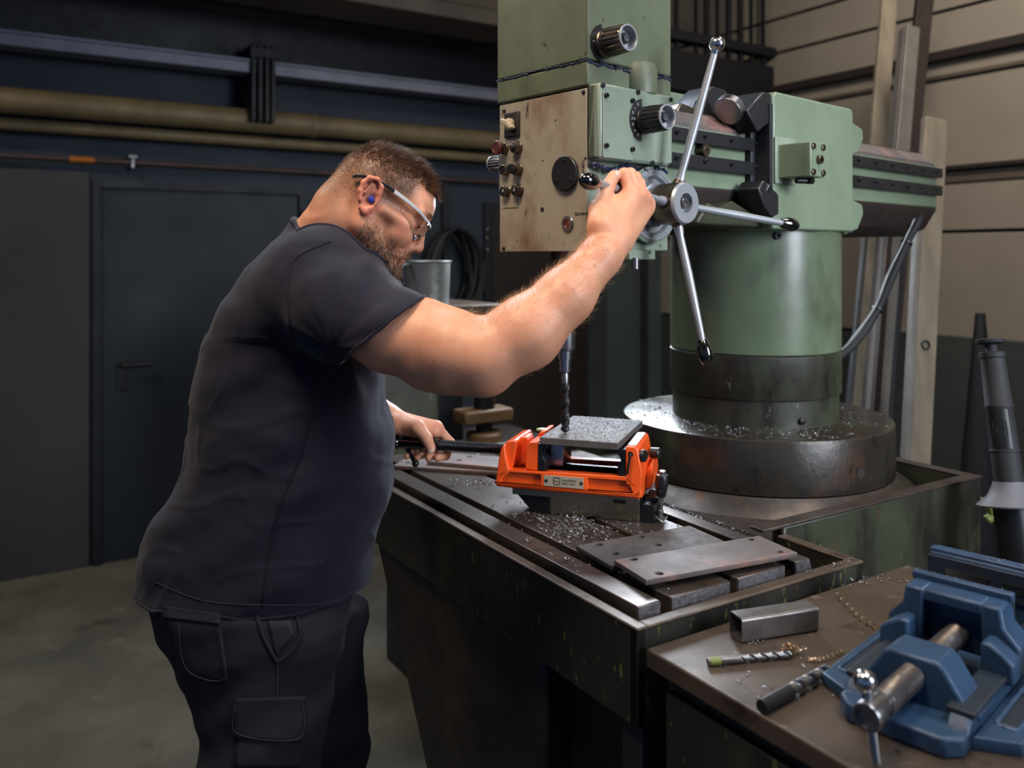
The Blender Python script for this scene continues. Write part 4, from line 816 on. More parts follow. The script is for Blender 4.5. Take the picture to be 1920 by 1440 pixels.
# clamping lever on the switch block
lv = MB(); lv.lathe((.2300, .018, 1.012), (.06, -.03, 1), [(0, .007), (.012, .007), (.013, .0055), (.038, .0055), (.040, .0075), (.044, .0075)], 24); lo = lv.build('lever_stem', M['steel'], vz)
lv = MB(); lv.lathe((.2323, .0168, 1.052), (.06, -.03, 1), [(0, .0085), (.004, .0105), (.025, .0135), (.040, .0130), (.044, .0115)], 24); lv.build('lever_grip', M['black'], lo)
lv = MB(); lv.lathe((.2349, .0155, 1.096), (.06, -.03, 1), [(0, .0120), (.002, .0120), (.003, .0078), (.009, .0078), (.0105, .0065), (.0107, 0)], 24); lv.build('lever_cap', M['steel'], lo)
gk = MB()
for zz in (1.066, 1.082): gk.lathe((.2328, .0045, zz), (0, -1, 0), [(0, .0022), (.0012, .0018), (.0012, 0)], 12)
gk.build('lever_rivet', M['steel'], lo)

# workpiece plate clamped on top
wp = MB(); wp.box((-.083, -.1275, -.0145), (.083, .1275, 0)); wo = wp.build('steel_plate', M['steel_dark'], None, .0012)
wc = V.w(.079, .0735, 1.173); wo.location = wc; wo.rotation_euler = (0, 0, V.a-math.radians(2.5)); tag(wo, 'dark steel plate covered in swarf, clamped in the orange vise under the drill', 'plate')
Rw = Matrix.Rotation(V.a-math.radians(2.5), 3, 'Z'); rn = random.Random(11); pts = []
while len(pts) < 3000:
    x, y = rn.uniform(-.081, .081), rn.uniform(-.125, .125)
    dn = .30+1.0*math.exp(-((x-.0)/.05)**2-((y+.01)/.085)**2)+.5*math.exp(-((x-.05)/.03)**2-((y-.06)/.05)**2)
    if rn.random() < dn/1.5 and rn.random() < .35+.65*(math.sin(x*90+3)*math.sin(y*70)*.5+.5): pts.append(wc+Rw @ Vector((x, y, rn.uniform(0, .0012))))
chips('drill_swarf', pts, .0022, M['swarf'], 'fine bright swarf strewn over the dark plate in the orange vise', 2, .25)

# loose flat plates
def flat(label, pix, zt, th, holes, mat, group=None, hr=.0075, origin=None):
    c = [Z2(px, py, zt) for px, py in pix]; o0 = (c[0]+c[1]+c[2]+c[3])/4; ang = math.atan2((c[1]-c[0]).y+(c[2]-c[3]).y, (c[1]-c[0]).x+(c[2]-c[3]).x)
    R_ = Matrix.Rotation(-ang, 3, 'Z'); q = [R_ @ (p-o0) for p in c]
    hx = sum(abs(p.x) for p in q)/4; hy = sum(abs(p.y) for p in q)/4
    hl = []
    for px, py in holes: p = R_ @ (Z2(px, py, zt)-o0); hl.append((p.x, p.y, hr))
    o = plate2d('flat_plate', [(-hx, -hy), (hx, -hy), (hx, hy), (-hx, hy)], hl, -th, 0, mat, None, .001)
    o.location = (o0.x, o0.y, zt); o.rotation_euler = (0, 0, ang); tag(o, label, 'plate', group); return o
z5 = lambda x, y: (1100+x/2.3415, 700+y/2.3415)
flat('dark drilled steel plate lying half under the reddish one on the slotted table', [z5(100, 835), z5(640, 755), z5(440, 660), z5(-40, 765)], 1.0095, .009, [z5(55, 750), z5(125, 790), z5(238, 717), z5(312, 752)], M['steel_dark'])
flat('reddish drilled steel plate lying on top at the near end of the slotted table', [z5(265, 905), z5(930, 785), z5(750, 712), z5(118, 820)], 1.0195, .0095, [z5(205, 815), z5(318, 878), z5(718, 728), z5(845, 782)], M['steel_plate'])
z8 = lambda x, y: (720+x/8, 740+y/8)
flat('lower flat steel plate of the pair behind the vise spindle, under the left hand', [z8(190, 1045), z8(1700, 1180), z8(1950, 1020), z8(300, 950)], 1.0095, .009, [z8(355, 1015)], M['steel_plate'])
flat('upper flat steel plate of the pair lying left of the orange vise', [z8(640, 990), z8(1760, 1095), z8(1990, 950), z8(900, 865)], 1.0195, .0095, [z8(1130, 980), z8(1280, 925), z8(1400, 887)], M['steel_plate'])

# swarf on the table, in the slots' rim, on the foot disc and in the base trough
rn = random.Random(5)
def scatter(n, f): 
    out = []
    while len(out) < n:
        p = f()
        if p is not None: out.append(p)
    return out
def around(px, py, z, sx_, sy_):
    def f():
        a = Z2(px+rn.gauss(0, sx_), py+rn.gauss(0, sy_), z); l_ = T.loc(a)
        for (u0, u1) in ((.031, .078), (.101, .234), (.253, .372), (.400, .438)):
            if u0 < l_.x < u1 and .036 < l_.y < TL-.05: return a
        return None
    return f
pts = scatter(330, around(1085, 990, 1.0003, 45, 12))+scatter(120, around(1060, 965, 1.0003, 60, 12))+scatter(60, around(900, 905, 1.0003, 22, 5))+scatter(150, around(1140, 1010, 1.0003, 110, 35))
chips('table_swarf', pts, .0048, M['swarf'], 'loose curled swarf scattered on the slotted table in front of the orange vise', 3, .8)
pts = []
while len(pts) < 700:
    a = rn.uniform(0, 2*PI); r_ = rn.uniform(.225, .345)
    if rn.random() < (.25+.75*(math.cos(a-math.radians(215)) > .1))*(1.1-(r_-.222)*4): pts.append((.6537+r_*math.cos(a), 2.307+r_*math.sin(a), .9935+H+.0003))
chips('disc_swarf', pts, .0045, M['swarf'], 'swarf lying on the round foot disc against the green column', 4, .5)
pts = [T.w(rn.gauss(pu1-.10, .03), rn.gauss(pv0+.10, .035), .9305) for _ in range(160)]+[T.w(rn.uniform(.46, .60), rn.uniform(.22, .6), rn.choice([.981, .981])) for _ in range(0)]
chips('trough_swarf', pts, .008, M['swarf'], 'bright swarf in the corner of the green base trough', 6, .9)
def ong(n):
    out = []
    while len(out) < n:
        x, y = rn.uniform(.452, .50), rn.gauss(.45, .12)
        if .21 < y < .9: out.append(T.w(x, y, .981))
    return out
chips('strip_swarf', ong(110), .006, M['swarf'], 'swarf along the knurled strip at the right of the slotted table', 8, .8)
rn2 = random.Random(21)
for k, (px, py, z, L_, an) in enumerate(((1040, 905, 1.0, 0, 0),)): pass
c1 = Z2(1196, 940, 1.0); 
pts = [V.w(.2275+rn.gauss(0, .007), .018+rn.gauss(0, .006), 1.001+abs(rn.gauss(0, .008))) for _ in range(70)]
chips('lever_swarf', pts, .006, M['swarf'], 'small heap of swarf at the foot of the black clamping lever', 9, .8)
curl_ribbon('swarf_curl', [Z2(1085, 975, 1.0), Z2(1110, 985, 1.0), Z2(1133, 990, 1.0)], .0022, 7, .0022, M['swarf'], 'tight bright swarf curl on the table in front of the magnet block')
curl_ribbon('swarf_curl', [V.w(.052, -.006, 1.006), V.w(.058, -.012, 1.0), V.w(.064, -.03, 1.0)], .003, 2.5, .002, M['swarf'], 'open swarf curl leaning at the middle of the magnet block')

# ================================================================== steel bench in the foreground
bn = empty('steel_bench', T.o, T.a, 'brown stained steel bench in the right foreground, its top carrying the blue vise', 'bench')
BZ, BW, BL = .96, .66, 1.05
MB().box((.006, -BL, BZ-.03), (BW, -.012, BZ)).build('bench_top', M['bench'], bn, .004, 3)
MB().box((.03, -BL+.03, .0), (BW-.03, -.03, BZ-.03)).build('cabinet_body', M['green_dark'], bn, .005)
for k in range(3): MB().box((.018, -.035-.34*(k+1)+.006, .1), (.031, -.035-.34*k-.006, BZ-.055)).build('side_panel', M['green_dark'], bn, .004)
# square tube
p = [Z2(1391.7, 1208, BZ), Z2(1535, 1185, BZ)]; d = (p[1]-p[0]); L_ = d.length; an = math.atan2(d.y, d.x)
def rrect(w_, h_, r, y0_, z0_, n=5):
    out = []
    for (cy_, cz_, a0) in ((y0_+w_-r, z0_+h_-r, 0), (y0_+r, z0_+h_-r, 90), (y0_+r, z0_+r, 180), (y0_+w_-r, z0_+r, 270)):
        for i in range(n+1): a = math.radians(a0+90*i/n); out.append((cy_+r*math.cos(a), cz_+r*math.sin(a)))
    return out
o_ = rrect(.036, .0375, .005, 0, .0004); i_ = rrect(.0308, .0323, .0028, .0026, .003); n = len(o_); vs = []; fs = []
for x in (0, L_):
    vs += [(x, a, b_) for a, b_ in o_]+[(x, a, b_) for a, b_ in i_]
for i in range(n):
    j = (i+1) % n; fs += [(i, j, 2*n+j, 2*n+i), (n+j, n+i, 3*n+i, 3*n+j), (j, i, n+i, n+j), (2*n+i, 2*n+j, 3*n+j, 3*n+i)]
sq = MB().add(vs, fs).build('square_tube', M['tube_steel']); sq.location = (p[0].x, p[0].y, BZ); sq.rotation_euler = (0, 0, an); tag(sq, 'short piece of square steel tube lying on the bench behind the small drill', 'tube')
# loose drills
def loose_drill(a, b, r, shank, label, mark=False):
    d = b-a; L_ = d.length; e = empty('twist_drill', a+Vector((0, 0, r+.0003)), 0, label, 'drill bit'); e.rotation_euler = d.to_track_quat('Z', 'Y').to_euler()
    s_ = MB().lathe((0, 0, 0), (0, 0, 1), [(0, r*.92), (.001, r), (shank, r)], 24).build('shank', M['tube_steel'] if mark else M['gun'], e)
    f_ = twist(MB(), 0, L_-shank, r*.99, r*6.4, r*.9, 56).build('flute', M['steel'], e, angle=50); f_.rotation_euler = (PI, 0, 0); f_.location = (0, 0, L_)
    if mark: MB().lathe((0, 0, .003), (0, 0, 1), [(0, r*1.01), (0, r*1.03), (.016, r*1.03), (.016, r*1.01)], 24, caps=False).build('colour_band', M['lime'], s_)
    return e
loose_drill(Z2(1327, 1241, BZ+.006), Z2(1488, 1226, BZ+.006)-Vector((0, 0, .0)), .0056, .05, 'small twist drill with a lime band and swarf at its tip, on the bench', True).location.z = BZ+.0059
loose_drill(Z2(1428, 1326, BZ+.009), Z2(1560, 1254, BZ+.009), .0092, .062, 'larger dark twist drill lying on the bench against the blue vise').location.z = BZ+.0095
rn = random.Random(15)
q = Z2(1482, 1226, BZ)
chips('drill_tip_swarf', [q+Vector((rn.gauss(0, .006), rn.gauss(0, .006), .0003+abs(rn.gauss(0, .005)))) for _ in range(60)], .006, M['swarf_gold'], 'tangle of swarf at the tip of the small loose drill', 7, .9)
curl_ribbon('swarf_curl', [Z2(1570, 1120, BZ), Z2(1592, 1142, BZ), Z2(1612, 1162, BZ), Z2(1640, 1180, BZ)], .0040, 7, .0042, M['swarf_gold'], 'long straw-coloured swarf spiral on the bench left of the blue vise')
curl_ribbon('swarf_curl', [Z2(1516, 1242, BZ), Z2(1545, 1240, BZ), Z2(1580, 1226, BZ)], .0034, 9, .0036, M['swarf_gold'], 'tight straw-coloured swarf coil between the two loose drills')
pts = [Z2(rn.uniform(1560, 1700), rn.uniform(1072, 1100), BZ+.0003) for _ in range(34)]+[Z2(rn.uniform(1310, 1600), rn.uniform(1225, 1330), BZ+.0003) for _ in range(16)]+[Z2(1412+rn.gauss(0, 8), 1205+rn.gauss(0, 3), BZ+.0003) for _ in range(14)]+[T.w(rn.uniform(.4, .535), .01+rn.uniform(-.008, .006), RZ+.0018) for _ in range(20)]
chips('bench_swarf', pts, .0045, M['swarf'], 'few loose bits of swarf on the steel bench top', 8, .6)

# ================================================================== big blue vise
BV = Frame(.425, 1.0, 45); z0 = BZ+.0005
bv = empty('bench_vise', (BV.o.x, BV.o.y, 0), BV.a, 'large blue cast machine vise with thick screw at the lower right', 'vise')
HW = .088
b_ = MB()
b_.box((.075, -.075, z0), (.50, .075, z0+.012)); b_.prism([(.075, z0), (.50, z0), (.50, .997), (.10, .997), (.085, .985)], 'y', .048, .075); b_.prism([(.075, z0), (.50, z0), (.50, .997), (.10, .997), (.085, .985)], 'y', -.075, -.048)
b_.prism([(.055, -.058), (.075, -.075), (.14, -.075), (.14, .075), (.075, .075), (.055, .058)], 'z', z0, .985)
b_.prism([(.44, -.075), (.50, -.075), (.50, .075), (.44, .075)], 'z', z0, 1.01)
b_.build('vise_bed', M['blue'], bv, .004, 2)
for s_ in (1, -1):   # slotted side flanges
    f_ = plate2d('side_flange', [(.10, s_*.076), (.125, s_*.122), (.335, s_*.122), (.36, s_*.076)][::s_], [], z0, z0+.0165, M['blue'], bv, .002)
    fl = MB(); fl.box((.155, s_*.088, z0+.010), (.305, s_*.109, z0+.0172)); fl.build('flange_slot', M['blue_dark'], bv, .003)
    rm = MB(); rm.tube([(.15+.0, s_*.0985, z0+.0165)]+[(.155+.008*math.cos(t), s_*.0985+.0125*math.sin(t)*s_, z0+.0165) for t in [PI, PI*.75, PI*.5]]+[(.305+.008*math.cos(t), s_*.0985+.0125*math.sin(t)*s_, z0+.0165) for t in [PI*.5, PI*.25, 0, -PI*.25, -PI*.5]]+[(.155+.008*math.cos(t), s_*.0985+.0125*math.sin(t)*s_, z0+.0165) for t in [-PI*.5, -PI*.75]], .0028, 8, closed=True); rm.build('slot_rim', M['blue'], bv)
    MB().box((.10, s_*.045, .9965), (.46, s_*.078, 1.004)).build('bed_way', M['blue_dark'], bv, .002)
# bridge nut
nb = MB(); nb.prism([(-.078, .985), (-.078, .998), (-.062, 1.000), (-.038, 1.036), (-.029, 1.043), (.029, 1.043), (.038, 1.036), (.062, 1.000), (.078, .998), (.078, .985), (.045, .983), (.045, .972), (-.045, .972), (-.045, .983)], 'x', .118, .178); nb.build('bridge_nut', M['blue'], bv, .004)
# screw
vs = []; fs = []; n = 24; xs0, xs1, pit = .020, .30, .0070; m_ = int((xs1-xs0)/pit*5); zc_ = 1.018
for j in range(m_+1):
    x = xs0+(xs1-xs0)*j/m_
    for i in range(n):
        a = 2*PI*i/n; ph = ((x/pit+i/n) % 1.0); r = .0163-.0052*abs(ph-.5)*2; vs.append((x, r*math.cos(a), zc_+r*math.sin(a)))
for j in range(m_):
    for i in range(n): i2 = (i+1) % n; fs.append((j*n+i, (j+1)*n+i, (j+1)*n+i2, j*n+i2))
fs += [tuple(range(n)), tuple(m_*n+i for i in range(n))[::-1]]
sc = MB().add(vs, fs).build('vise_screw', M['tube_steel'], bv, angle=25)
MB().lathe((.030, 0, zc_), (-1, 0, 0), [(0, .0145), (.010, .0135), (.028, .0135), (.030, .0165), (.052, .0175), (.055, .016), (.055, .0125), (.050, .012), (.050, 0)], 32).build('screw_end', M['steel'], sc)
MB().cyl((-.010, .006, 1.050), (-.016, -.008, z0+.006), .0062, n=20).build('cross_handle', M['chrome'], sc); MB().sphere((-.0085, .008, 1.052), .0135, 28).build('handle_ball', M['chrome'], sc)
# moving jaw: deep pocket open towards the handle
J = MB(); jx0, jx1 = .228, .312
for s_ in (1, -1):
    cy_ = 0; J.prism([(s_*.046, .992), (s_*.046, 1.040), (s_*.058, 1.040), (s_*.074, 1.030), (s_*.086, 1.020), (s_*.086, .992)], 'x', jx0, .262)
    J.prism([(s_*.040, .992), (s_*.036, 1.078), (s_*.062, 1.078), (s_*.066, 1.052), (s_*.086, 1.030), (s_*.086, .992)], 'x', .260, jx1)
J.box((.292, -.040, .992), (jx1, .040, 1.078)); J.prism([(.262, 1.060), (.262, 1.078), (.300, 1.078), (.300, 1.060)], 'y', -.04, .04)
J.build('moving_jaw', M['blue'], bv, .004)
MB().box((.298, -.066, 1.076), (.3135, .066, 1.087)).build('jaw_lip', M['blue'], bv, .002)
MB().box((.3125, -.064, 1.015), (.3195, .064, 1.080)).build('jaw_plate', M['blue_dark'], bv, .001)
FJ = MB(); FJ.prism([(.432, .992), (.432, 1.078), (.442, 1.082), (.468, 1.080), (.50, 1.03), (.50, .992)], 'y', -HW, HW); FJ.build('fixed_jaw', M['blue'], bv, .004)
jj = MB().box((.4255, -HW, 1.030), (.4315, HW, 1.074)).build('jaw_plate', M['blue_dark'], bv, .001)
for (a, b2) in ((.062, -.005), (-.02, -.082)): MB().prism([(a, 1.058), (b2, 1.058), (b2+.012, 1.044), (a-.004, 1.044)], 'x', .4243, .4256).build('ground_strip', M['nickel'], jj)
gv = MB(); gv.prism([(HW, 1.0765), (HW, 1.0835), (-HW, 1.0835), (-HW, 1.0765)], 'x', .434, .452); gv.build('jaw_cap', M['blue'], bv, .002)
rn = random.Random(33); pts = [BV.w(rn.uniform(.30, .312), rn.uniform(-.08, .08), 1.0865) for _ in range(26)]+[BV.w(rn.uniform(.436, .45), rn.uniform(-.09, .02), 1.084) for _ in range(40)]
chips('vise_swarf', pts, .0032, M['swarf'], 'tiny chips lying on the jaws of the big blue vise', 12, .6)

# ================================================================== black telescopic post with flared collar at the far right
M['collar_grey'] = surf('grey_painted_collar', lin((104,104,112)), lin((84,84,92)), .5, bump=.05)
pb, pt = D2(1893, 915, 1.95), D2(1856, 634, 2.02)
d = (pt-pb); L_ = d.length; e = empty('telescopic_post', pb, 0, 'black telescopic tube post with flared grey collar and round top at the far right', 'post'); e.rotation_euler = d.to_track_quat('Z', 'Y').to_euler()
k = L_/285
t = MB(); t.lathe((0, 0, 0), (0, 0, 1), [(0, .031), (66*k, .0305), (67*k, .0318), (71*k, .0318), (72*k, .0308), (148*k, .0292), (150*k, .0303), (156*k, .0303), (158*k, .0288), (245*k, .0262), (247*k, .0285), (256*k, .0285), (258*k, .026), (259*k, .0135), (272*k, .0125), (273*k, .020), (275*k, .031), (281*k, .0325), (283*k, .030), (283*k, 0)], 48); t.build('tube', M['rubber'], e)
MB().lathe((0, 0, 0), (0, 0, 1), [(-34*k, .072), (-31*k, .0735), (-28*k, .070), (-14*k, .048), (4*k, .036), (12*k, .033), (12*k, .030)], 56).build('flared_collar', M['collar_grey'], e)
t = MB(); t.lathe((0, 0, 0), (.0, 0, -1), [(28*k, .040), (40*k, .040), (150*k, .038), (170*k, .038)], 40); t.build('lower_tube', M['black'], e)
# label panel on the tube, with a round emblem in a square
cd_ = e.rotation_euler.to_matrix().inverted() @ (Vector((0, 0, EYE))-pb); fa = math.atan2(cd_.y, cd_.x); lb = MB(); vs = []; fs = []
for j in range(13):
    for i in range(9):
        a = fa-.65+1.3*i/8-.1; z_ = (73+74*j/12)*k; r_ = .0322-.0016*(j/12); vs.append((r_*math.cos(a), r_*math.sin(a), z_))
for j in range(12):
    for i in range(8): q = j*9+i; fs.append((q, q+1, q+10, q+9))
lb.add(vs, fs); lbo = lb.build('label_panel', M['black'], e)
def onlab(u_, v_): a = fa-.1+u_; return (.0325*math.cos(a), .0325*math.sin(a), (110+v_)*k)
em = MB(); em.tube([onlab(x*.45, y*14) for x, y in [(-1, -1), (-.3, -1), (.3, -1), (1, -1), (1, 1), (.3, 1), (-.3, 1), (-1, 1)]], .0005, 6, closed=True); em.tube([onlab(.3*math.cos(t), 9.5*math.sin(t)) for t in [2*PI*i/24 for i in range(24)]], .0005, 6, closed=True); em.tube([onlab(-.15, -5), onlab(-.15, 6), onlab(.1, 6)], .0005, 6); em.tube([onlab(-.1, 0), onlab(.2, -6)], .0005, 6); em.build('emblem', M['rubber'], lbo)
# post stand below, dark, with a pale green handle
f = T.loc(pb); fb = empty('post_stand', (pb.x+.02, pb.y+.06, 0), 0, 'dark round stand below the flared collar of the black post', 'stand')
MB().lathe((0, 0, 0), (0, 0, 1), [(0, .09), (.02, .09), (.03, .06), (.10, .045), (.80, .040), (.81, .03)], 40).build('pillar', M['black'], fb)
g = MB(); gp = D2(1858, 962, 2.2); g.tube(catmull([gp+Vector((-.03, 0, .03)), gp+Vector((-.005, 0, .02)), gp+Vector((.004, 0, -.005)), gp+Vector((-.012, 0, -.018))], 6), [.012]*18+[.01], 12)
go = g.build('green_hook', M['lime']); tag(go, 'pale green curved hook beside the drain pipe of the machine base', 'hook')
# ================================================================== person: one continuous skin surface grown from a blended distance field
class Vol:
    """distance field on a rectilinear grid; shapes are blended in locally"""
    def __init__(s, xs, ys, zs):
        s.ax = [np.asarray(a, np.float32) for a in (xs, ys, zs)]; s.F = np.ones([len(a) for a in s.ax], np.float32)
    def _sl(s, lo, hi):
        r = []
        for a, l, h in zip(s.ax, lo, hi): i, j = np.searchsorted(a, l), np.searchsorted(a, h); r.append(slice(max(0, i-1), min(len(a), j+1)))
        return tuple(r)
    def put(s, fn, lo, hi, k=.01, mode='add'):
        sl = s._sl(lo, hi)
        if any(q.stop-q.start < 1 for q in sl): return
        X, Y, Z = s.ax[0][sl[0]][:, None, None], s.ax[1][sl[1]][None, :, None], s.ax[2][sl[2]][None, None, :]
        d = fn(X, Y, Z).astype(np.float32); f = s.F[sl]
        if mode == 'sub': d = -d; h = np.clip(.5-.5*(f-d)/k, 0, 1); s.F[sl] = f*(1-h)+d*h+k*h*(1-h)-0
        else: h = np.clip(.5+.5*(f-d)/k, 0, 1); s.F[sl] = f*(1-h)+d*h-k*h*(1-h)
    def cap(s, a, b, r1, r2=None, k=.01, mode='add', flat=None):
        a, b = Vector(a), Vector(b); r2 = r1 if r2 is None else r2; m_ = max(r1, r2)+k+.012
        lo = [min(a[i], b[i])-m_ for i in range(3)]; hi = [max(a[i], b[i])+m_ for i in range(3)]; e = b-a; L2 = max(e.length_squared, 1e-9)
        def fn(X, Y, Z):
            px, py, pz = X-a.x, Y-a.y, Z-a.z; t = np.clip((px*e.x+py*e.y+pz*e.z)/L2, 0, 1)
            qx, qy, qz = px-t*e.x, py-t*e.y, pz-t*e.z
            if flat is not None:
                n, q = flat; n = Vector(n).normalized(); dn = qx*n.x+qy*n.y+qz*n.z; ad = dn*(1/q-1); qx, qy, qz = qx+n.x*ad, qy+n.y*ad, qz+n.z*ad
                return (np.sqrt(qx*qx+qy*qy+qz*qz)-(r1+(r2-r1)*t))*(.8 if q < .8 else 1)
            return np.sqrt(qx*qx+qy*qy+qz*qz)-(r1+(r2-r1)*t)
        s.put(fn, lo, hi, k, mode)
    def ell(s, c, r, R=None, k=.01, mode='add'):
        c = Vector(c); m_ = max(r)+k+.012; R = R or Matrix.Identity(3)
        def fn(X, Y, Z):
            px, py, pz = X-c.x, Y-c.y, Z-c.z; q = [(px*R[0][i]+py*R[1][i]+pz*R[2][i]) for i in range(3)]
            k0 = np.sqrt((q[0]/r[0])**2+(q[1]/r[1])**2+(q[2]/r[2])**2)+1e-6; k1 = np.sqrt((q[0]/r[0]**2)**2+(q[1]/r[1]**2)**2+(q[2]/r[2]**2)**2)+1e-6
            return k0*(k0-1)/k1
        s.put(fn, [c[i]-m_ for i in range(3)], [c[i]+m_ for i in range(3)], k, mode)
    def loft(s, secs, k=.02, p=2.3):
        """secs: rows (z, cx, cy, a, b) from low to high z"""
        S = np.array(sorted(secs), float); z0_, z1_ = S[0, 0], S[-1, 0]; m_ = .05
        def fn(X, Y, Z):
            z = np.clip(Z, z0_, z1_); cx_, cy_, a, b = [np.interp(z, S[:, 0], S[:, i]).astype(np.float32) for i in (1, 2, 3, 4)]
            u_, v_ = np.abs(X-cx_)/a, np.abs(Y-cy_)/b; d = ((u_**p+v_**p)**(1/p)-1)*np.minimum(a, b)*.9
            return np.maximum(d, np.abs(Z-(z0_+z1_)/2)-(z1_-z0_)/2)
        s.put(fn, [(S[:, 1]-S[:, 3]).min()-m_, (S[:, 2]-S[:, 4]).min()-m_, z0_-.03], [(S[:, 1]+S[:, 3]).max()+m_, (S[:, 2]+S[:, 4]).max()+m_, z1_+.03], k)
    def surface(s):
        F_ = s.F; nx, ny, nz = F_.shape; I = F_ < 0
        c = I[:-1, :-1, :-1].astype(np.int8)
        for dx in (0, 1):
            for dy in (0, 1):
                for dz in (0, 1):
                    if dx or dy or dz: c = c+I[dx:nx-1+dx, dy:ny-1+dy, dz:nz-1+dz]
        act = (c > 0) & (c < 8); ci = np.argwhere(act); n = len(ci); idx = np.full(act.shape, -1, np.int32); idx[tuple(ci.T)] = np.arange(n)
        P = np.zeros((n, 3)); cnt = np.zeros(n)
        cor = [(0,0,0),(1,0,0),(0,1,0),(1,1,0),(0,0,1),(1,0,1),(0,1,1),(1,1,1)]
        for a, b in ((0,1),(2,3),(4,5),(6,7),(0,2),(1,3),(4,6),(5,7),(0,4),(1,5),(2,6),(3,7)):
            A_, B_ = ci+cor[a], ci+cor[b]; fa, fb = F_[tuple(A_.T)], F_[tuple(B_.T)]; m = (fa < 0) != (fb < 0); t = np.where(m, fa/np.where(m, fa-fb, 1), 0)
            for q in range(3): ga, gb = s.ax[q][A_[:, q]], s.ax[q][B_[:, q]]; P[:, q] += np.where(m, ga+(gb-ga)*t, 0)
            cnt += m
        P /= cnt[:, None]; quads = []
        for q in range(3):
            sh = [slice(None)]*3; sh[q] = slice(0, -1); s2 = [slice(None)]*3; s2[q] = slice(1, None); a_, b_ = I[tuple(sh)], I[tuple(s2)]
            E = np.argwhere(a_ != b_); u_, v_ = (q+1) % 3, (q+2) % 3
            ok = (E[:, u_] > 0) & (E[:, v_] > 0) & (E[:, u_] < F_.shape[u_]-1) & (E[:, v_] < F_.shape[v_]-1); E = E[ok]; flip = ~a_[tuple(E.T)]
            def at(du, dv): G_ = E.copy(); G_[:, u_] -= du; G_[:, v_] -= dv; return idx[tuple(G_.T)]
            Q = np.stack([at(1, 1), at(0, 1), at(0, 0), at(1, 0)], 1); Q[flip] = Q[flip][:, ::-1]; quads.append(Q)
        return P, np.concatenate(quads)
def axis(*seg):
    out = [seg[0][0]]
    for a, b, st in seg:
        n = max(1, round((b-a)/st)); out += [a+(b-a)*(i+1)/n for i in range(n)]
    return out
def npmesh(name, P, Q):
    me = bpy.data.meshes.new(name); me.vertices.add(len(P)); me.vertices.foreach_set('co', P.astype(np.float32).ravel())
    me.loops.add(Q.size); me.loops.foreach_set('vertex_index', Q.astype(np.int32).ravel()); me.polygons.add(len(Q)); me.polygons.foreach_set('loop_start', np.arange(0, Q.size, Q.shape[1], dtype=np.int32))
    me.update(calc_edges=True); me.polygons.foreach_set('use_smooth', [True]*len(Q)); return me
def relax(P, Q, it, lam=.5, mask=None):
    e = np.concatenate([Q[:, [0, 1]], Q[:, [1, 2]], Q[:, [2, 3]], Q[:, [3, 0]]]); n = len(P); deg = np.bincount(np.concatenate([e[:, 0], e[:, 1]]), minlength=n)[:, None].clip(1)
    for i in range(it):
        for l_ in (lam, -lam*1.03):
            S = np.stack([np.bincount(e[:, 0], P[e[:, 1], q], n)+np.bincount(e[:, 1], P[e[:, 0], q], n) for q in range(3)], 1)/deg
            P = P+l_*(S-P)*(1 if mask is None else mask[:, None])
    return P
def keep(P, Q, m):
    Q = Q[m[Q].all(1)]; u_ = np.unique(Q); mp = np.full(len(P), -1); mp[u_] = np.arange(len(u_)); return P[u_], mp[Q]

# ---- pose --------------------------------------------------------------
psi = math.radians(9)
OH = D2(697, 376, 1.605)
hf = Vector((.900*math.cos(psi), .900*math.sin(psi), -.436)); hu = Vector((.436*math.cos(psi), .436*math.sin(psi), .900)); hl = hu.cross(hf)
RH = Matrix((hf, hl, hu)).transposed()
def Hd(f, l, u): return OH+hf*f+hl*l+hu*u
sR, sL = D2(612, 562, 1.475), D2(600, 545, 1.86)
eR_, wR = D2(905, 670, 1.345), D2(1150, 450, 1.435)
eL_, wL = D2(560, 700, 1.93), V.w(*V.Y(726, 781, .045))
B_ = Vol(axis((-.80, -.42, .008), (-.42, -.10, .0026), (-.10, .07, .005), (.07, .30, .0026)), axis((1.20, 1.36, .005), (1.36, 1.70, .0027), (1.70, 1.82, .005), (1.82, 2.08, .0032)),
         axis((-.02, .90, .014), (.90, 1.04, .007), (1.04, 1.20, .0028), (1.20, 1.42, .005), (1.42, 1.78, .0026)))
def torso(off, D=1.66):
    rows = [(428, 592, 640, .055), (440, 556, 668, .095), (455, 522, 698, .150), (475, 500, 716, .180), (500, 476, 728, .195), (530, 456, 728, .203), (566, 433, 724, .207), (600, 416, 720, .205), (638, 401, 716, .203),
            (710, 383, 718, .2), (761, 374, 723, .2), (797, 369, 736, .202), (826, 366, 740, .204), (869, 357, 735, .205), (900, 341, 731, .205), (949, 312, 721, .205), (1014, 290, 706, .207), (1060, 276, 696, .208), (1120, 268, 688, .208)]
    out = []
    for y, a, b, hw in rows:
        p, q = D2(a, y, D), D2(b, y, D); out.append((p.z, (p.x+q.x)/2, D, (q.x-p.x)/2-off, hw-off))
    return out
B_.loft([r if r[0] > .95 else (r[0], r[1]+.01, r[2], r[3]-.05, r[4]-.03) for r in torso(.016)], .01)
# legs and feet (inside trousers and boots)
hN, hF = D2(500, 1160, 1.56), D2(560, 1150, 1.77); kN, kF = Vector((-.475, 1.555, .50)), Vector((-.435, 1.78, .50)); aN, aF = Vector((-.52, 1.56, .10)), Vector((-.45, 1.80, .10))
for h_, k_, a_ in ((hN, kN, aN), (hF, kF, aF)):
    B_.cap(h_-Vector((.02, 0, .03)), k_, .074, .056, .02); B_.cap(k_, a_, .052, .036, .02); B_.cap(a_-Vector((.02, 0, .05)), a_+Vector((.17, -.01, -.06)), .038, .03, .02)
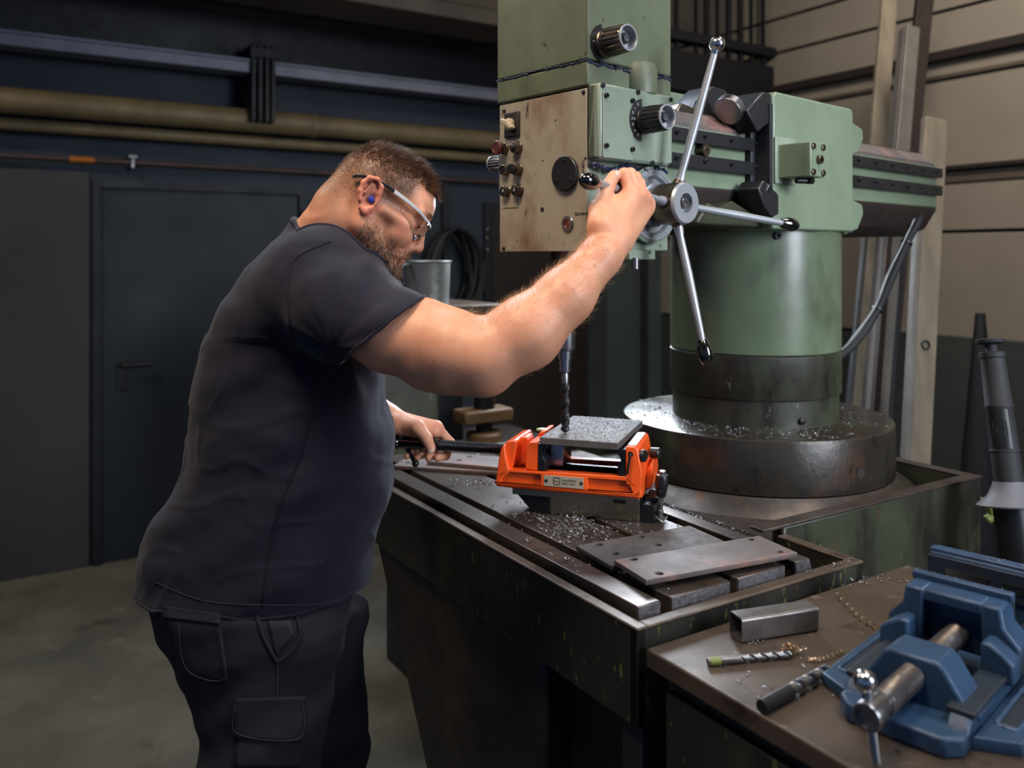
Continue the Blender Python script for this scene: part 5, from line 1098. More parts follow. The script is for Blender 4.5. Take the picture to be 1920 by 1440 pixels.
# neck
nb_, nt_ = D2(626, 492, 1.655), Hd(-.030, 0, -.035)
B_.cap(nb_, nt_, .074, .066, .03); B_.cap(Hd(-.035, 0, -.06), D2(600, 465, 1.66), .052, .07, .03); B_.cap(D2(655, 500, 1.64), Hd(.015, 0, -.075), .050, .045, .03)
B_.cap(Hd(-.012, -.050, -.035), D2(668, 520, 1.60), .013, .012, .016)
# head
B_.ell(Hd(.004, 0, .030), (.0800, .0735, .0735), RH, .01); B_.ell(Hd(-.018, 0, .010), (.062, .066, .060), RH, .02); B_.ell(Hd(.035, 0, .050), (.060, .060, .050), RH, .02)
B_.ell(Hd(.050, 0, -.020), (.056, .058, .075), RH, .02); B_.ell(Hd(.075, 0, .028), (.040, .055, .040), RH, .018)
for s_ in (-1, 1):
    B_.cap(Hd(.006, s_*.052, -.045), Hd(.078, s_*.014, -.092), .0215, .018, .016); B_.cap(Hd(.010, s_*.056, -.015), Hd(.008, s_*.053, -.048), .016, .018, .02)
    B_.ell(Hd(.072, s_*.038, -.030), (.026, .022, .026), RH, .016)                     # cheek
    B_.cap(Hd(.030, s_*.066, -.010), Hd(.072, s_*.052, -.014), .008, .009, .015)        # cheekbone
    B_.cap(Hd(.1030, s_*.012, .0160), Hd(.090, s_*.046, .0165), .0085, .008, .012)        # brow
    B_.ell(Hd(.106, s_*.031, -.001), (.013, .016, .011), RH, .012, 'sub')               # socket
    B_.ell(Hd(.0900, s_*.031, .000), (.0125, .0145, .0115), RH, .003); B_.cap(Hd(.1035, s_*.020, -.0065), Hd(.0985, s_*.042, -.0060), .0012, .0010, .002, 'sub')                  # lids over the eyeball
    B_.ell(Hd(.104, s_*.0125, -.0475), (.0105, .0070, .0075), RH, .006)                 # nostril wing
    B_.ell(Hd(.1035, s_*.0095, -.0555), (.0045, .0033, .004), RH, .003, 'sub')
B_.cap(Hd(.1055, 0, .004), Hd(.1175, 0, -.038), .0065, .0078, .010); B_.ell(Hd(.1165, 0, -.0435), (.0095, .0098, .0085), RH, .007)
B_.ell(Hd(.086, 0, -.066), (.020, .034, .020), RH, .014)                                # muzzle
B_.cap(Hd(.0985, -.017, -.0700), Hd(.1045, 0, -.0665), .0042, .0050, .004); B_.cap(Hd(.0985, .017, -.0700), Hd(.1045, 0, -.0665), .0042, .0050, .004)
B_.cap(Hd(.0965, -.014, -.0775), Hd(.1005, 0, -.0780), .0045, .0056, .004); B_.cap(Hd(.0965, .014, -.0775), Hd(.1005, 0, -.0780), .0045, .0056, .004)
B_.cap(Hd(.0985, -.021, -.0732), Hd(.1065, -.0, -.0727), .0016, .0018, .003, 'sub'); B_.cap(Hd(.0985, .021, -.0732), Hd(.1065, 0, -.0727), .0016, .0018, .003, 'sub')
B_.ell(Hd(.085, 0, -.102), (.018, .022, .017), RH, .014); B_.cap(Hd(.02, 0, -.090), Hd(.076, 0, -.105), .022, .014, .02)
# ears
for s_ in (-1, 1):
    ec = lambda f, u, o=0: Hd(f*1.0, s_*(.0745+o), u)
    B_.ell(ec(-.004, .004, -.002), (.017, .006, .028), RH, .006)
    ring = [(.010, .012), (.008, .026), (-.004, .0345), (-.018, .031), (-.0245, .018), (-.023, .002), (-.016, -.012), (-.008, -.024), (.001, -.0275), (.006, -.018)]
    for i in range(len(ring)-1):
        r_ = .0042 if i < 7 else .0062; o = .010 if 1 < i < 6 else .005; B_.cap(ec(*ring[i], o), ec(*ring[i+1], o), r_, r_, .004)
    B_.cap(ec(-.010, .022, .006), ec(-.014, .004, .006), .0032, .0032, .004); B_.cap(ec(.011, .004, .002), ec(.009, -.008, .003), .0048, .0045, .004)
    B_.ell(ec(.000, -.002, .006), (.0085, .009, .0115), RH, .004, 'sub')
# right arm (near), raised to the lever
B_.cap(sR, D2(735, 625, 1.40), .066, .062, .03); B_.cap(D2(735, 625, 1.40), D2(850, 656, 1.36), .063, .060, .02); B_.cap(D2(850, 656, 1.36), eR_, .060, .052, .02)
B_.cap(D2(800, 600, 1.385), D2(868, 636, 1.37), .030, .022, .03); B_.cap(D2(800, 690, 1.37), D2(905, 706, 1.345), .034, .026, .03)
B_.ell(D2(925, 714, 1.345), (.018, .018, .015), None, .016)
B_.cap(eR_, D2(985, 625, 1.355), .053, .056, .02); B_.cap(D2(985, 625, 1.355), D2(1060, 556, 1.375), .055, .044, .02); B_.cap(D2(1060, 556, 1.375), D2(1125, 482, 1.41), .043, .0335, .02); B_.cap(D2(1125, 482, 1.41), wR, .0335, .033, .015)
# right hand around the lever
pE = G.w(*LE); aR = (G.w(*(LE-LD))-pE).normalized(); hR = aR.cross(Vector((0, 0, 1))).normalized(); uR = hR.cross(aR)
def rodpx(px):
    lo, hi = 0., .3
    for _ in range(40):
        m_ = (lo+hi)/2; p = pE+aR*m_
        if 960+F*p.x/p.y < px: lo = m_
        else: hi = m_
    return lo
si = rodpx(1160); print('rod index at', si, 'depth', (pE+aR*si).y, 'tip', pE)
def RH_(i, h_, z_, da=0): return pE+aR*(si+.0205*i+da)+hR*h_+uR*z_
mcp = []; finR = [(1.0, .0106), (1.06, .0108), (1.0, .0104), (.84, .0092)]
for i, (ls, fr) in enumerate(finR):
    arch = (0, .003, .0, -.006)[i]
    m0 = RH_(i, .0265*ls, -.014+arch*1.0); p1 = RH_(i, .0110*ls, .0265*ls+arch*.5, -.002); p2 = RH_(i, -.0160, .0150*ls, -.002); p3 = RH_(i, -.0175, -.008*ls)
    mcp.append(m0)
    B_.cap(m0, p1, fr*1.12, fr*1.02, .0045); B_.cap(p1, p2, fr, fr*.93, .0035); B_.cap(p2, p3, fr*.93, fr*.82, .0035); B_.ell(m0+uR*.003+hR*.002, (fr*1.2,)*3, None, .006)
for i, m0 in enumerate(mcp):
    wi = wR+aR*(.010*(i-1.2))+uR*.0; B_.cap(wi, m0, .0175, .0135, .012); B_.cap(wi, m0-hR*.012-uR*.010, .018, .013, .012)
tC, tM, tI, tT = D2(1128, 425, 1.425), D2(1123, 392, 1.445), D2(1138, 353, 1.487), D2(1151, 330, 1.495)
B_.cap(wR, tC, .024, .021, .014); B_.cap(tC, tM, .021, .0165, .012); B_.cap(tM, tI, .0155, .0128, .007); B_.cap(tI, tT, .0128, .0105, .004); B_.cap(tC, RH_(0, .022, -.024), .019, .014, .014); B_.cap((tC+tM)/2, RH_(0, .016, -.020), .015, .012, .012); B_.cap(tM-uR*.004, RH_(0, .010, -.019), .011, .010, .012); B_.cap(wR+aR*.02, RH_(3, .020, -.030), .020, .015, .014)
# left arm and hand around the spindle handle
B_.cap(sL, eL_, .070, .056, .03); B_.cap(eL_, (eL_+wL)/2+Vector((0, 0, .0)), .056, .050, .02); B_.cap((eL_+wL)/2, wL, .048, .031, .02)
def LHp(x, h_, z_): return V.w(x, .04-h_, 1.1205+z_)
fl = [(-.283, -.262, .0100), (-.302, -.290, .0103), (-.321, -.318, .0098), (-.339, -.344, .0088)]; lm = []
for i, (xa, xb, fr) in enumerate(fl):
    m0 = LHp(xa-.004, -.020, .036-.003*i); p1 = LHp(xb+(.004 if i == 0 else 0), -.038, -.002); p2 = LHp(xb, -.019, -.0285); p3 = LHp(xb-(.010 if i == 0 else .003), .0105, -.0275)
    lm.append(m0); B_.cap(m0, p1, fr*1.15, fr*1.02, .0045); B_.cap(p1, p2, fr*1.02, fr*.95, .0035); B_.cap(p2, p3, fr*.95, fr*.85, .003)
for i, m0 in enumerate(lm): B_.cap(wL+V.y*(.012*(i*.5-.6)), m0, .0185, .0140, .012)
lt = [V.w(*V.Y(748, 795, .026)), V.w(*V.Y(782, 800, .012)), V.w(*V.Y(800, 822, .0085)), V.w(*V.Y(808, 841, .0125))]
B_.cap(wL, lt[0], .024, .021, .014); B_.cap(lt[0], lt[1], .021, .0165, .010); B_.cap(lt[1], lt[2], .0155, .0132, .006); B_.cap(lt[2], lt[3], .0130, .0108, .004); B_.cap(lt[0], lm[0]+V.y*(-.012)-Vector((0, 0, .008)), .019, .0135, .012); B_.cap(lt[0], LHp(-.33, .004, .026), .018, .012, .012)
P_, Q_ = B_.surface(); P_ = relax(P_, Q_, 2)
pm = npmesh('person', P_, Q_)
# natural colouring of the skin: stubble shade on the shaved sides, redder ear, lips, nose and knuckles
rel = P_-np.array(OH); f_ = rel@np.array(hf); l_ = rel@np.array(hl); u_ = rel@np.array(hu)
def sm(x, a, b): t = np.clip((x-a)/(b-a), 0, 1); return t*t*(3-2*t)
inhead = (np.abs(f_) < .14) & (np.abs(u_) < .14) & (np.abs(l_) < .10)
hairline = .018+.30*np.clip(f_-.02, 0, 1)*1.2
stub = inhead*sm(u_, -.055, .045)*sm(-f_, -.085, -.045)*(1-sm(f_-.078-.0*u_, -.012, .012))
stub = np.maximum(stub*.95, inhead*sm(-f_, .03, .06)*sm(u_, -.075, -.01)*.8); earm = (np.abs(l_) > .0735) & (np.abs(f_+.006) < .03) & (np.abs(u_-.003) < .04) & inhead; stub[earm] = 0
red = inhead*np.maximum.reduce([np.exp(-((f_-.112)**2+(u_+.046)**2+l_**2)/.018**2)*.6, earm*.7, np.exp(-((f_-.103)**2/.012**2+(u_+.0725)**2/.0075**2+l_**2/.018**2))*1.4, np.exp(-((f_-.075)**2+(u_+.03)**2)/.03**2)*.35])
for c in mcp+lm: red = red+.45*np.exp(-((P_-np.array(c))**2).sum(1)/.018**2)
base = np.array(lin((214, 154, 122))[:3]); cst = np.array(lin((122, 88, 66))[:3]); crd = np.array(lin((198, 110, 92))[:3])
colr = base[None]*(1-stub[:, None])+cst[None]*stub[:, None]; rr_ = np.clip(red, 0, 1)[:, None]*.8; colr = colr*(1-rr_)+crd[None]*rr_
ca = pm.color_attributes.new('tone', 'FLOAT_COLOR', 'POINT'); ca.data.foreach_set('color', np.concatenate([colr, np.ones((len(P_), 1))], 1).astype(np.float32).ravel())
m, nt, b = newmat('skin'); N_ = nt.nodes; at = N_.new('ShaderNodeAttribute'); at.attribute_name = 'tone'; no = N_.new('ShaderNodeTexNoise'); no.inputs['Scale'].default_value = 55; no.inputs['Detail'].default_value = 6
mx = N_.new('ShaderNodeMix'); mx.data_type = 'RGBA'; mx.blend_type = 'MULTIPLY'; mr = N_.new('ShaderNodeMapRange'); mr.inputs[1].default_value = .35; mr.inputs[2].default_value = .65; mr.inputs[3].default_value = .0; mr.inputs[4].default_value = .35
nt.links.new(no.outputs[0], mr.inputs[0]); nt.links.new(mr.outputs[0], mx.inputs[0]); nt.links.new(at.outputs['Color'], mx.inputs[6]); mx.inputs[7].default_value = (.90, .68, .60, 1); nt.links.new(mx.outputs[2], b.inputs['Base Color'])
n2 = N_.new('ShaderNodeTexNoise'); n2.inputs['Scale'].default_value = 420; n2.inputs['Detail'].default_value = 4; bp_n = N_.new('ShaderNodeBump'); bp_n.inputs['Strength'].default_value = .28; bp_n.inputs['Distance'].default_value = .001
tcn = N_.new('ShaderNodeTexCoord'); nt.links.new(tcn.outputs['Object'], no.inputs[0]); nt.links.new(tcn.outputs['Object'], n2.inputs[0]); nt.links.new(n2.outputs[0], bp_n.inputs['Height']); nt.links.new(bp_n.outputs[0], b.inputs['Normal'])
b.inputs['Roughness'].default_value = .46; b.inputs['Subsurface Weight'].default_value = .12; b.inputs['Subsurface Radius'].default_value = (1, .35, .2); b.inputs['Subsurface Scale'].default_value = .008; b.inputs['Specular IOR Level'].default_value = .45
M['skin'] = m
pm.materials.append(m); person = bpy.data.objects.new('person', pm); COL.objects.link(person)
tag(person, 'man in dark t-shirt and cargo trousers working the lever of the drilling machine', 'person')

# ---- t-shirt --------------------------------------------------------------
S_ = Vol(axis((-.80, -.08, .0055)), axis((1.30, 2.02, .0055)), axis((.905, 1.68, .0055)))
S_.loft(torso(0), .01)
se = D2(716, 622, 1.40); S_.cap(D2(585, 545, 1.50), D2(640, 580, 1.45), .088, .082, .04); S_.cap(D2(640, 580, 1.45), D2(790, 655, 1.375), .082, .078, .03)
S_.cap(D2(590, 535, 1.82), sL, .088, .085, .04); S_.cap(sL, sL+(eL_-sL)*.75, .085, .078, .03)
S_.cap(D2(600, 500, 1.52), D2(612, 500, 1.78), .070, .070, .05); S_.cap(nb_, D2(600, 455, 1.66), .080, .070, .03)
S_.cap(D2(690, 560, 1.48), D2(700, 545, 1.62), .05, .05, .05)
SP, SQ = S_.surface(); SP = relax(SP, SQ, 3)
def side(P, a, n): return (P-np.array(a))@np.array(n)
m1 = SP[:, 2] > .929+.004*np.sin(SP[:, 0]*20)+.006*np.clip((-.60-SP[:, 0])*10, 0, 1)*0
cn = Vector((.60, .0, .80)).normalized(); cp = D2(622, 461, 1.655); nd = np.linalg.norm(SP[:, :2]-np.array((cp.x+.02, 1.64)), axis=1)
m2 = ~((side(SP, cp, cn) > 0.0) & (nd < .115) & (SP[:, 2] > 1.50))
sn = (D2(783, 569, 1.385)-D2(650, 672, 1.385)).normalized(); slv = Vector((sn.z*-1, 0, sn.x)); slv = Vector((.66, -.10, -.75)).normalized() if False else Vector((-sn.z*-1, 0, sn.x*-1)).normalized()
aa, ab = np.array(D2(640, 590, 1.44)), np.array(D2(850, 656, 1.36)); at_ = np.clip(((SP-aa)@(ab-aa))/((ab-aa)@(ab-aa)), 0, 1); ad = np.linalg.norm(SP-aa-at_[:, None]*(ab-aa), axis=1)
m3 = ~((side(SP, D2(716, 621, 1.39), slv) > 0) & (ad < .100))
le_n = (eL_-sL).normalized(); m4 = ~((side(SP, sL+(eL_-sL)*.6, le_n) > 0) & (np.linalg.norm(SP-np.array(sL+(eL_-sL)*.75), axis=1) < .16) & (SP[:, 1] > 1.79))
SP, SQ = keep(SP, SQ, m1 & m2 & m3 & m4)
# folds: soft drapes that spread from the armpit and gather at the waist
from mathutils import noise as mn
ap = D2(640, 640, 1.45); nrm = np.zeros_like(SP); fn_ = np.cross(SP[SQ[:, 2]]-SP[SQ[:, 0]], SP[SQ[:, 3]]-SP[SQ[:, 1]])
for q in range(4): np.add.at(nrm, SQ[:, q], fn_)
nrm /= np.linalg.norm(nrm, axis=1)[:, None]+1e-9
dsp = np.zeros(len(SP))
for i in range(len(SP)):
    x, y, z = SP[i]; r_ = math.hypot(x-ap.x, z-ap.z); th = math.atan2(z-ap.z, x-ap.x)
    a = mn.noise(Vector((th*3.6, r_*5, y*2.5)))*math.exp(-(r_-.16)**2/.03)*.009
    c = mn.noise(Vector((x*5+z*6, y*5, z*15-x*9)))*.013*min(1, max(0, (1.42-z)*4))
    d_ = mn.noise(Vector((x*24, y*24, z*30)))*.0016+.0045*max(0, .5-abs(mn.noise(Vector((x*6+z*5+3, y*6, z*11-x*8)))*4))*min(1, max(0, (1.5-z)*5))
    e_ = mn.noise(Vector((x*9, y*9, z*3)))*.005*max(0, 1-(z-.93)*6)
    dsp[i] = a+c+d_+e_
SP = SP+nrm*dsp[:, None]
sm_ = npmesh('t_shirt', SP, SQ)
M['tshirt'] = surf('black_cotton_jersey', lin((34, 32, 46)), lin((29, 28, 40)), .85, scale=4, bump=.22, bscale=300, spec=.25)
sb_ = M['tshirt'].node_tree.nodes['Principled BSDF']; sb_.inputs['Sheen Weight'].default_value = .06; sb_.inputs['Sheen Roughness'].default_value = .5
M['trouser'] = surf('dark_work_twill', lin((38, 38, 46)), lin((30, 30, 37)), .8, scale=10, bump=.3, bscale=260, spec=.25)
sh = obj('t_shirt', sm_, M['tshirt'], person, smooth=False); sm_.polygons.foreach_set('use_smooth', [True]*len(sm_.polygons)); so = sh.modifiers.new('thickness', 'SOLIDIFY'); so.thickness = .0022; so.offset = -1
def edge_loops(P, Q):
    """boundary loops of a quad sheet, as ordered points"""
    from collections import defaultdict
    cnt = defaultdict(int); nx_ = {}
    for q in Q.tolist():
        for i in range(4): a, b = q[i], q[(i+1) % 4]; cnt[(min(a, b), max(a, b))] += 1
    for q in Q.tolist():
        for i in range(4):
            a, b = q[i], q[(i+1) % 4]
            if cnt[(min(a, b), max(a, b))] == 1: nx_[a] = b
    out = []; seen = set()
    for s0_ in list(nx_):
        if s0_ in seen: continue
        L_ = []; c = s0_
        while c in nx_ and c not in seen: seen.add(c); L_.append(c); c = nx_[c]
        if len(L_) > 30: out.append(L_)
    return out
for L_ in edge_loops(SP, SQ):
    pts = [Vector(SP[i]) for i in L_]
    for _ in range(6): pts = [(pts[i-1]+pts[i]*2+pts[(i+1) % len(pts)])/4 for i in range(len(pts))]
    pts = pts[::2]; zc = sum(p.z for p in pts)/len(pts); nm = 'collar' if zc > 1.48 and len(pts) > 20 and abs(sum(p.y for p in pts)/len(pts)-1.65) < .08 else 'hem'
    MB().tube(pts, .0048 if nm == 'collar' else .0030, 8, closed=True).build(nm, M['tshirt'], sh)

# ---- trousers ----------------------------------------------------------------
K_ = Vol(axis((-.80, -.20, .008)), axis((1.38, 1.96, .008)), axis((.07, .985, .008)))
def leg(rows, D_, hw): 
    out = []
    for y, a, b in rows: p, q = D2(a, y, D_), D2(b, y, D_); out.append((p.z, (p.x+q.x)/2, D_, (q.x-p.x)/2, hw))
    return out
zb = .10
near = [(1130, 300, 640), (1165, 312, 652), (1209, 330, 640), (1266, 352, 628), (1302, 360, 622), (1360, 375, 612), (1440, 377, 600)]
far = [(1130, 420, 690), (1200, 450, 688), (1266, 470, 685), (1340, 480, 691), (1440, 485, 690)]
ln = leg(near, 1.555, .098)+[(.50, kN.x, 1.555, .088, .088), (.36, kN.x-.02, 1.56, .080, .082), (zb, aN.x+.01, 1.56, .076, .074)]
lf = leg(far, 1.77, .098)+[(.46, kF.x, 1.78, .088, .088), (.32, kF.x-.01, 1.79, .080, .082), (zb, aF.x+.01, 1.80, .076, .074)]
K_.loft(ln, .012, 2.2); K_.loft(lf, .02, 2.2)
K_.loft([(.80, -.49, 1.66, .155, .160), (.86, D2(484, 1180, 1.66).x, 1.66, .180, .190), (.93, D2(486, 1130, 1.66).x, 1.66, .192, .200), (.975, D2(486, 1100, 1.66).x, 1.66, .19, .198)], .03, 2.2)
KP, KQ = K_.surface(); KP = relax(KP, KQ, 3); KP, KQ = keep(KP, KQ, (KP[:, 2] > .085) & (KP[:, 2] < .968))
nrm = np.zeros_like(KP); fn_ = np.cross(KP[KQ[:, 2]]-KP[KQ[:, 0]], KP[KQ[:, 3]]-KP[KQ[:, 1]])
for q in range(4): np.add.at(nrm, KQ[:, q], fn_)
nrm /= np.linalg.norm(nrm, axis=1)[:, None]+1e-9; dsp = np.zeros(len(KP))
for i in range(len(KP)):
    x, y, z = KP[i]; dsp[i] = mn.noise(Vector((x*7+z*4, y*7, z*16-x*10)))*.012*(1 if z < .86 else .6)+mn.noise(Vector((x*22, y*22, z*28)))*.002+mn.noise(Vector((x*5, y*5, z*34)))*.006*max(0, 1-abs(z-.42)*5)
KP = KP+nrm*dsp[:, None]; km = npmesh('trousers', KP, KQ)
tr = obj('trousers', km, M['trouser'], person, smooth=False); km.polygons.foreach_set('use_smooth', [True]*len(km.polygons)); so = tr.modifiers.new('thickness', 'SOLIDIFY'); so.thickness = .002; so.offset = -1
# pockets laid on the cloth: each grid point is dropped on the trouser surface
from mathutils.bvhtree import BVHTree
bt_ = BVHTree.FromPolygons([tuple(p) for p in KP], [tuple(q) for q in KQ.tolist()]); bs_ = BVHTree.FromPolygons([tuple(p) for p in SP], [tuple(q) for q in SQ.tolist()])
def drop(px, py, tree=bt_, off=.003):
    d = Vector(((px-960)/F, 1, (HOR-py)/F)).normalized(); h = tree.ray_cast(Vector((0, 0, EYE)), d)
    if h[0] is None: return None
    return h[0]-d*off
def patch(name, corners, off, mat_, par, n=14, thick=.0035, tree=bt_):
    a, b, c, d = [Vector((x, y, 0)) for x, y in corners]; vs = []; fs = []
    for j in range(n+1):
        for i in range(n+1):
            s, t = i/n, j/n; p = (a*(1-s)+b*s)*(1-t)+(d*(1-s)+c*s)*t; q = drop(p.x, p.y, tree, off)
            if q is None: return None
            vs.append(q)
    for j in range(n):
        for i in range(n): k = j*(n+1)+i; fs.append((k, k+n+1, k+n+2, k+1))
    o = MB().add(vs, fs).build(name, mat_, par); so = o.modifiers.new('thickness', 'SOLIDIFY'); so.thickness = thick; so.offset = 0; return o
def seam(name, pix, par, mat_, r=.0010, tree=bt_, off=.0012):
    pts = [drop(p.x, p.y, tree, off) for p in catmull([(x, y, 0) for x, y in pix], 8)]; pts = [p for p in pts if p is not None]
    if len(pts) > 2: MB().tube(pts, r, 6).build(name, mat_, par)
pk_ = patch('cargo_pocket', [(441, 1316), (570, 1312), (566, 1500), (438, 1500)] if False else [(443, 1330), (566, 1328), (560, 1439), (440, 1439)], .003, M['trouser'], tr)
fl_ = patch('pocket_flap', [(439, 1310), (573, 1306), (566, 1392), (436, 1382)], .0075, M['trouser'], tr)
rp_ = patch('back_pocket', [(312, 1150), (414, 1158), (428, 1282), (338, 1262)], .004, M['trouser'], tr)
rf_ = patch('back_pocket_flap', [(302, 1136), (414, 1150), (412, 1170), (306, 1158)], .008, M['trouser'], tr, 8)
M['thread'] = surf('dark_seam_thread', lin((62, 62, 70)), None, .8, bump=0)
seam('seam', [(484, 1152), (497, 1196), (518, 1243), (520, 1300), (519, 1306)], tr, M['thread']); seam('seam', [(520, 1400), (500, 1439)], tr, M['thread'])
seam('pocket_edge', [(520, 1242), (545, 1222), (562, 1190), (557, 1160), (548, 1152)], tr, M['trouser'], .0035); seam('pocket_edge', [(482, 1152), (492, 1190), (518, 1240)], tr, M['trouser'], .0035)
patch('pocket_opening', [(500, 1160), (545, 1158), (551, 1190), (517, 1232)], .0015, M['rubber'], tr, 8, .001)
for ln_ in ([(442, 1322), (445, 1376), (560, 1385), (568, 1318)], [(335, 1170), (350, 1255), (420, 1272), (410, 1180)]): seam('stitching', ln_, tr, M['thread'], .0007, off=.0105)
seam('side_seam', [(590, 752), (560, 860), (522, 960), (503, 1050), (493, 1142)], sh, M['tshirt'], .0013, bs_)
seam('shoulder_seam', [(620, 452), (560, 480), (540, 520), (540, 580), (548, 640)], sh, M['tshirt'], .0016, bs_)
seam('hem_stitching', [(290, 1092), (380, 1126), (480, 1134), (600, 1132), (668, 1110)], sh, M['thread'], .0006, bs_, .001)
seam('cuff_stitching', [(764, 568), (720, 602), (668, 650), (648, 664)], sh, M['thread'], .0006, bs_, .001)
# boots
for a_ in (aN, aF):
    bt = Vol(axis((a_.x-.10, a_.x+.26, .006)), axis((a_.y-.08, a_.y+.08, .006)), axis((-.01, .2, .006)))
    bt.cap((a_.x-.01, a_.y, .17), (a_.x-.02, a_.y, .06), .055, .050, .02); bt.cap((a_.x-.03, a_.y, .048), (a_.x+.17, a_.y-.01, .045), .044, .042, .03); bt.cap((a_.x-.03, a_.y, .02), (a_.x+.17, a_.y-.01, .02), .046, .046, .01)
    bP, bQ = bt.surface(); bP[:, 2] = np.clip(bP[:, 2], .001, .166); obj('boot', npmesh('boot', bP, bQ), M['black'], person, smooth=False)

# ---- hair and beard: short tapering strands rooted on the skin ------------------
M['hair'] = surf('brown_hair', lin((112, 76, 50)), lin((58, 38, 27)), .45, scale=60, bump=0, spec=.5)
M['beard'] = surf('fair_brown_beard', lin((140, 104, 72)), lin((86, 62, 44)), .5, scale=60, bump=0, spec=.5)
M['arm_hair'] = surf('fine_fair_arm_hair', lin((196, 160, 120)), None, .5, bump=0)
pn = np.zeros_like(P_); fn_ = np.cross(P_[Q_[:, 2]]-P_[Q_[:, 0]], P_[Q_[:, 3]]-P_[Q_[:, 1]])
for q in range(4): np.add.at(pn, Q_[:, q], fn_)
pn /= np.linalg.norm(pn, axis=1)[:, None]+1e-9
def strands(name, w_, L_, rad, dirf, n, mat_, seed, lay=.5, jit=.35, clump=.5):
    rg_ = np.random.default_rng(seed); w_ = w_/w_.sum(); ids = rg_.choice(len(P_), n, p=w_); vs = []; fs = []
    for k, i in enumerate(ids):
        p = Vector(P_[i])+Vector(rg_.normal(0, .0012, 3)); nr = Vector(pn[i]); d0 = dirf(f_[i], l_[i], u_[i]); d0 = (d0-nr*d0.dot(nr)).normalized(); d = (nr*(1-lay)+d0*lay+Vector(rg_.normal(0, jit*.5, 3))).normalized()
        cl_ = Vector((mn.noise(p*95), mn.noise(p*95+Vector((7, 3, 1))), mn.noise(p*95+Vector((1, 9, 5))))); d = (d+cl_*clump).normalized(); L = L_[i]*rg_.uniform(.55, 1.3); d2 = (d*.7+d0*.45+Vector(rg_.normal(0, .12, 3))).normalized(); s1_ = d.orthogonal().normalized(); s2_ = d.cross(s1_); b = len(vs); p = p-nr*.0008
        for (c, r_) in ((p, rad), (p+d*L*.5, rad*.8)):
            for a in (0, 2.094, 4.189): vs.append(c+(s1_*math.cos(a)+s2_*math.sin(a))*r_)
        vs.append(p+d*L*.5+d2*L*.5)
        for j in range(3): j2 = (j+1) % 3; fs += [(b+j, b+j2, b+3+j2, b+3+j), (b+3+j, b+3+j2, b+6)]
    me = bpy.data.meshes.new(name); me.from_pydata(vs, [], fs); me.update(); o = obj(name, me, mat_, person, smooth=False); o['kind'] = 'stuff'; return o
fr_line = .068+.10*np.clip(u_-.06, -.06, .05)                                 # front hair line moves forward towards the crown
noear = ~earm
top = inhead & (u_ > .045) & (f_ < .100) & (np.abs(l_) < .09)
ht = sm(u_, .050, .078)*(f_ < .098-.55*np.clip(.088-u_, 0, 1)); wt = ht*inhead
strands('hair', wt, .005+.016*sm(u_, .055, .095)*(.75+.5*sm(f_, .02, .09)), .00036, lambda f, l, u: hf*1.0+hu*.35, 8000, M['hair'], 1, .38, .35, 1.1)
ws = inhead*noear*sm(u_, -.045, .02)*(f_ < .060+.0*u_)*sm(-np.abs(f_-.0), -.2, .1)*(1-sm(u_, .07, .09))*(f_ < .082-.5*np.clip(.085-u_, 0, .06)); ws = ws*((f_ < -.028) | (u_ > .038) | ((f_ > .012) & (u_ > .010) & (f_ < .028)))
strands('side_hair', ws+1e-12, .0022+.0045*sm(u_, .01, .065), .00030, lambda f, l, u: hf*.5-hu*1.0, 9000, M['hair'], 2, .55, .25)
fq = inhead & (f_ > .075) & (u_ > .060) & (u_ < .088) & (np.abs(l_) < .045)
strands('forelock', fq.astype(float), np.full(len(P_), .021), .00045, lambda f, l, u: hf*.6-hu*.1, 900, M['hair'], 5, .35)
wb = inhead*((u_ < -.030-.35*np.clip(f_-.03, 0, .05)) & (u_ > -.122) & (f_ > .008) & (np.abs(l_) > .0))*sm(-u_, .025+0*f_, .075)
lips = (np.abs(u_+.0725) < .0105) & (np.abs(l_) < .022) & (f_ > .09); under = (u_ > -.088) & (f_ > .078) & (u_ < -.0); mou = (u_ < -.0575) & (u_ > -.0665) & (f_ > .088) & (np.abs(l_) < .030)
wb = np.where(lips, 0, wb); wb = np.where(under & ~mou, wb*.35, wb); wb = np.where(mou, 1.0, wb)
strands('beard', wb+1e-12, .006+.011*sm(-u_, .06, .105), .00034, lambda f, l, u: hf*.45-hu*1.0, 8200, M['beard'], 3, .55, .35, .7)
eb = inhead & (np.abs(u_-.0185) < .005) & (f_ > .084) & (np.abs(l_) > .008) & (np.abs(l_) < .048)
strands('eyebrow', eb.astype(float)+1e-12, np.full(len(P_), .006), .0003, lambda f, l, u: hl*(1 if l > 0 else -1)+hu*.2, 500, M['hair'], 4, .7, .2)
ax_ = np.array(wR-eR_); tt = ((P_-np.array(eR_))@ax_)/(ax_@ax_); dist = np.linalg.norm(P_-np.array(eR_)-tt[:, None]*ax_, axis=1)
fa = (tt > .02) & (tt < .92) & (dist < .075) & (P_[:, 1] < 1.47); vd = Vector((.55, 0, .8))
strands('arm_hair', fa.astype(float)*(.25+np.clip(pn[:, 2], 0, 1)), np.full(len(P_), .014), .00014, lambda f, l, u: Vector(ax_).normalized(), 2200, M['arm_hair'], 6, .5)
# eye seen under the lid
for s_ in (-1, 1):
    ey = MB().sphere(Hd(.0895, s_*.031, -.001), .0112, 24).build('eye', M['white_sticker'], person); ey.scale = (1, 1, 1)
    MB().sphere(Hd(.0965, s_*.031, -.0065), .0050, 16).build('iris', M['print'], ey)
    lid = [Hd(.0960+.0065*math.cos(t), s_*(.031+.0140*math.sin(t)), -.0050-.0015*math.cos(t)) for t in [-1.3+2.6*i/10 for i in range(11)]]; MB().tube(lid, .0010, 6).build('eyelash', M['hair'], person)
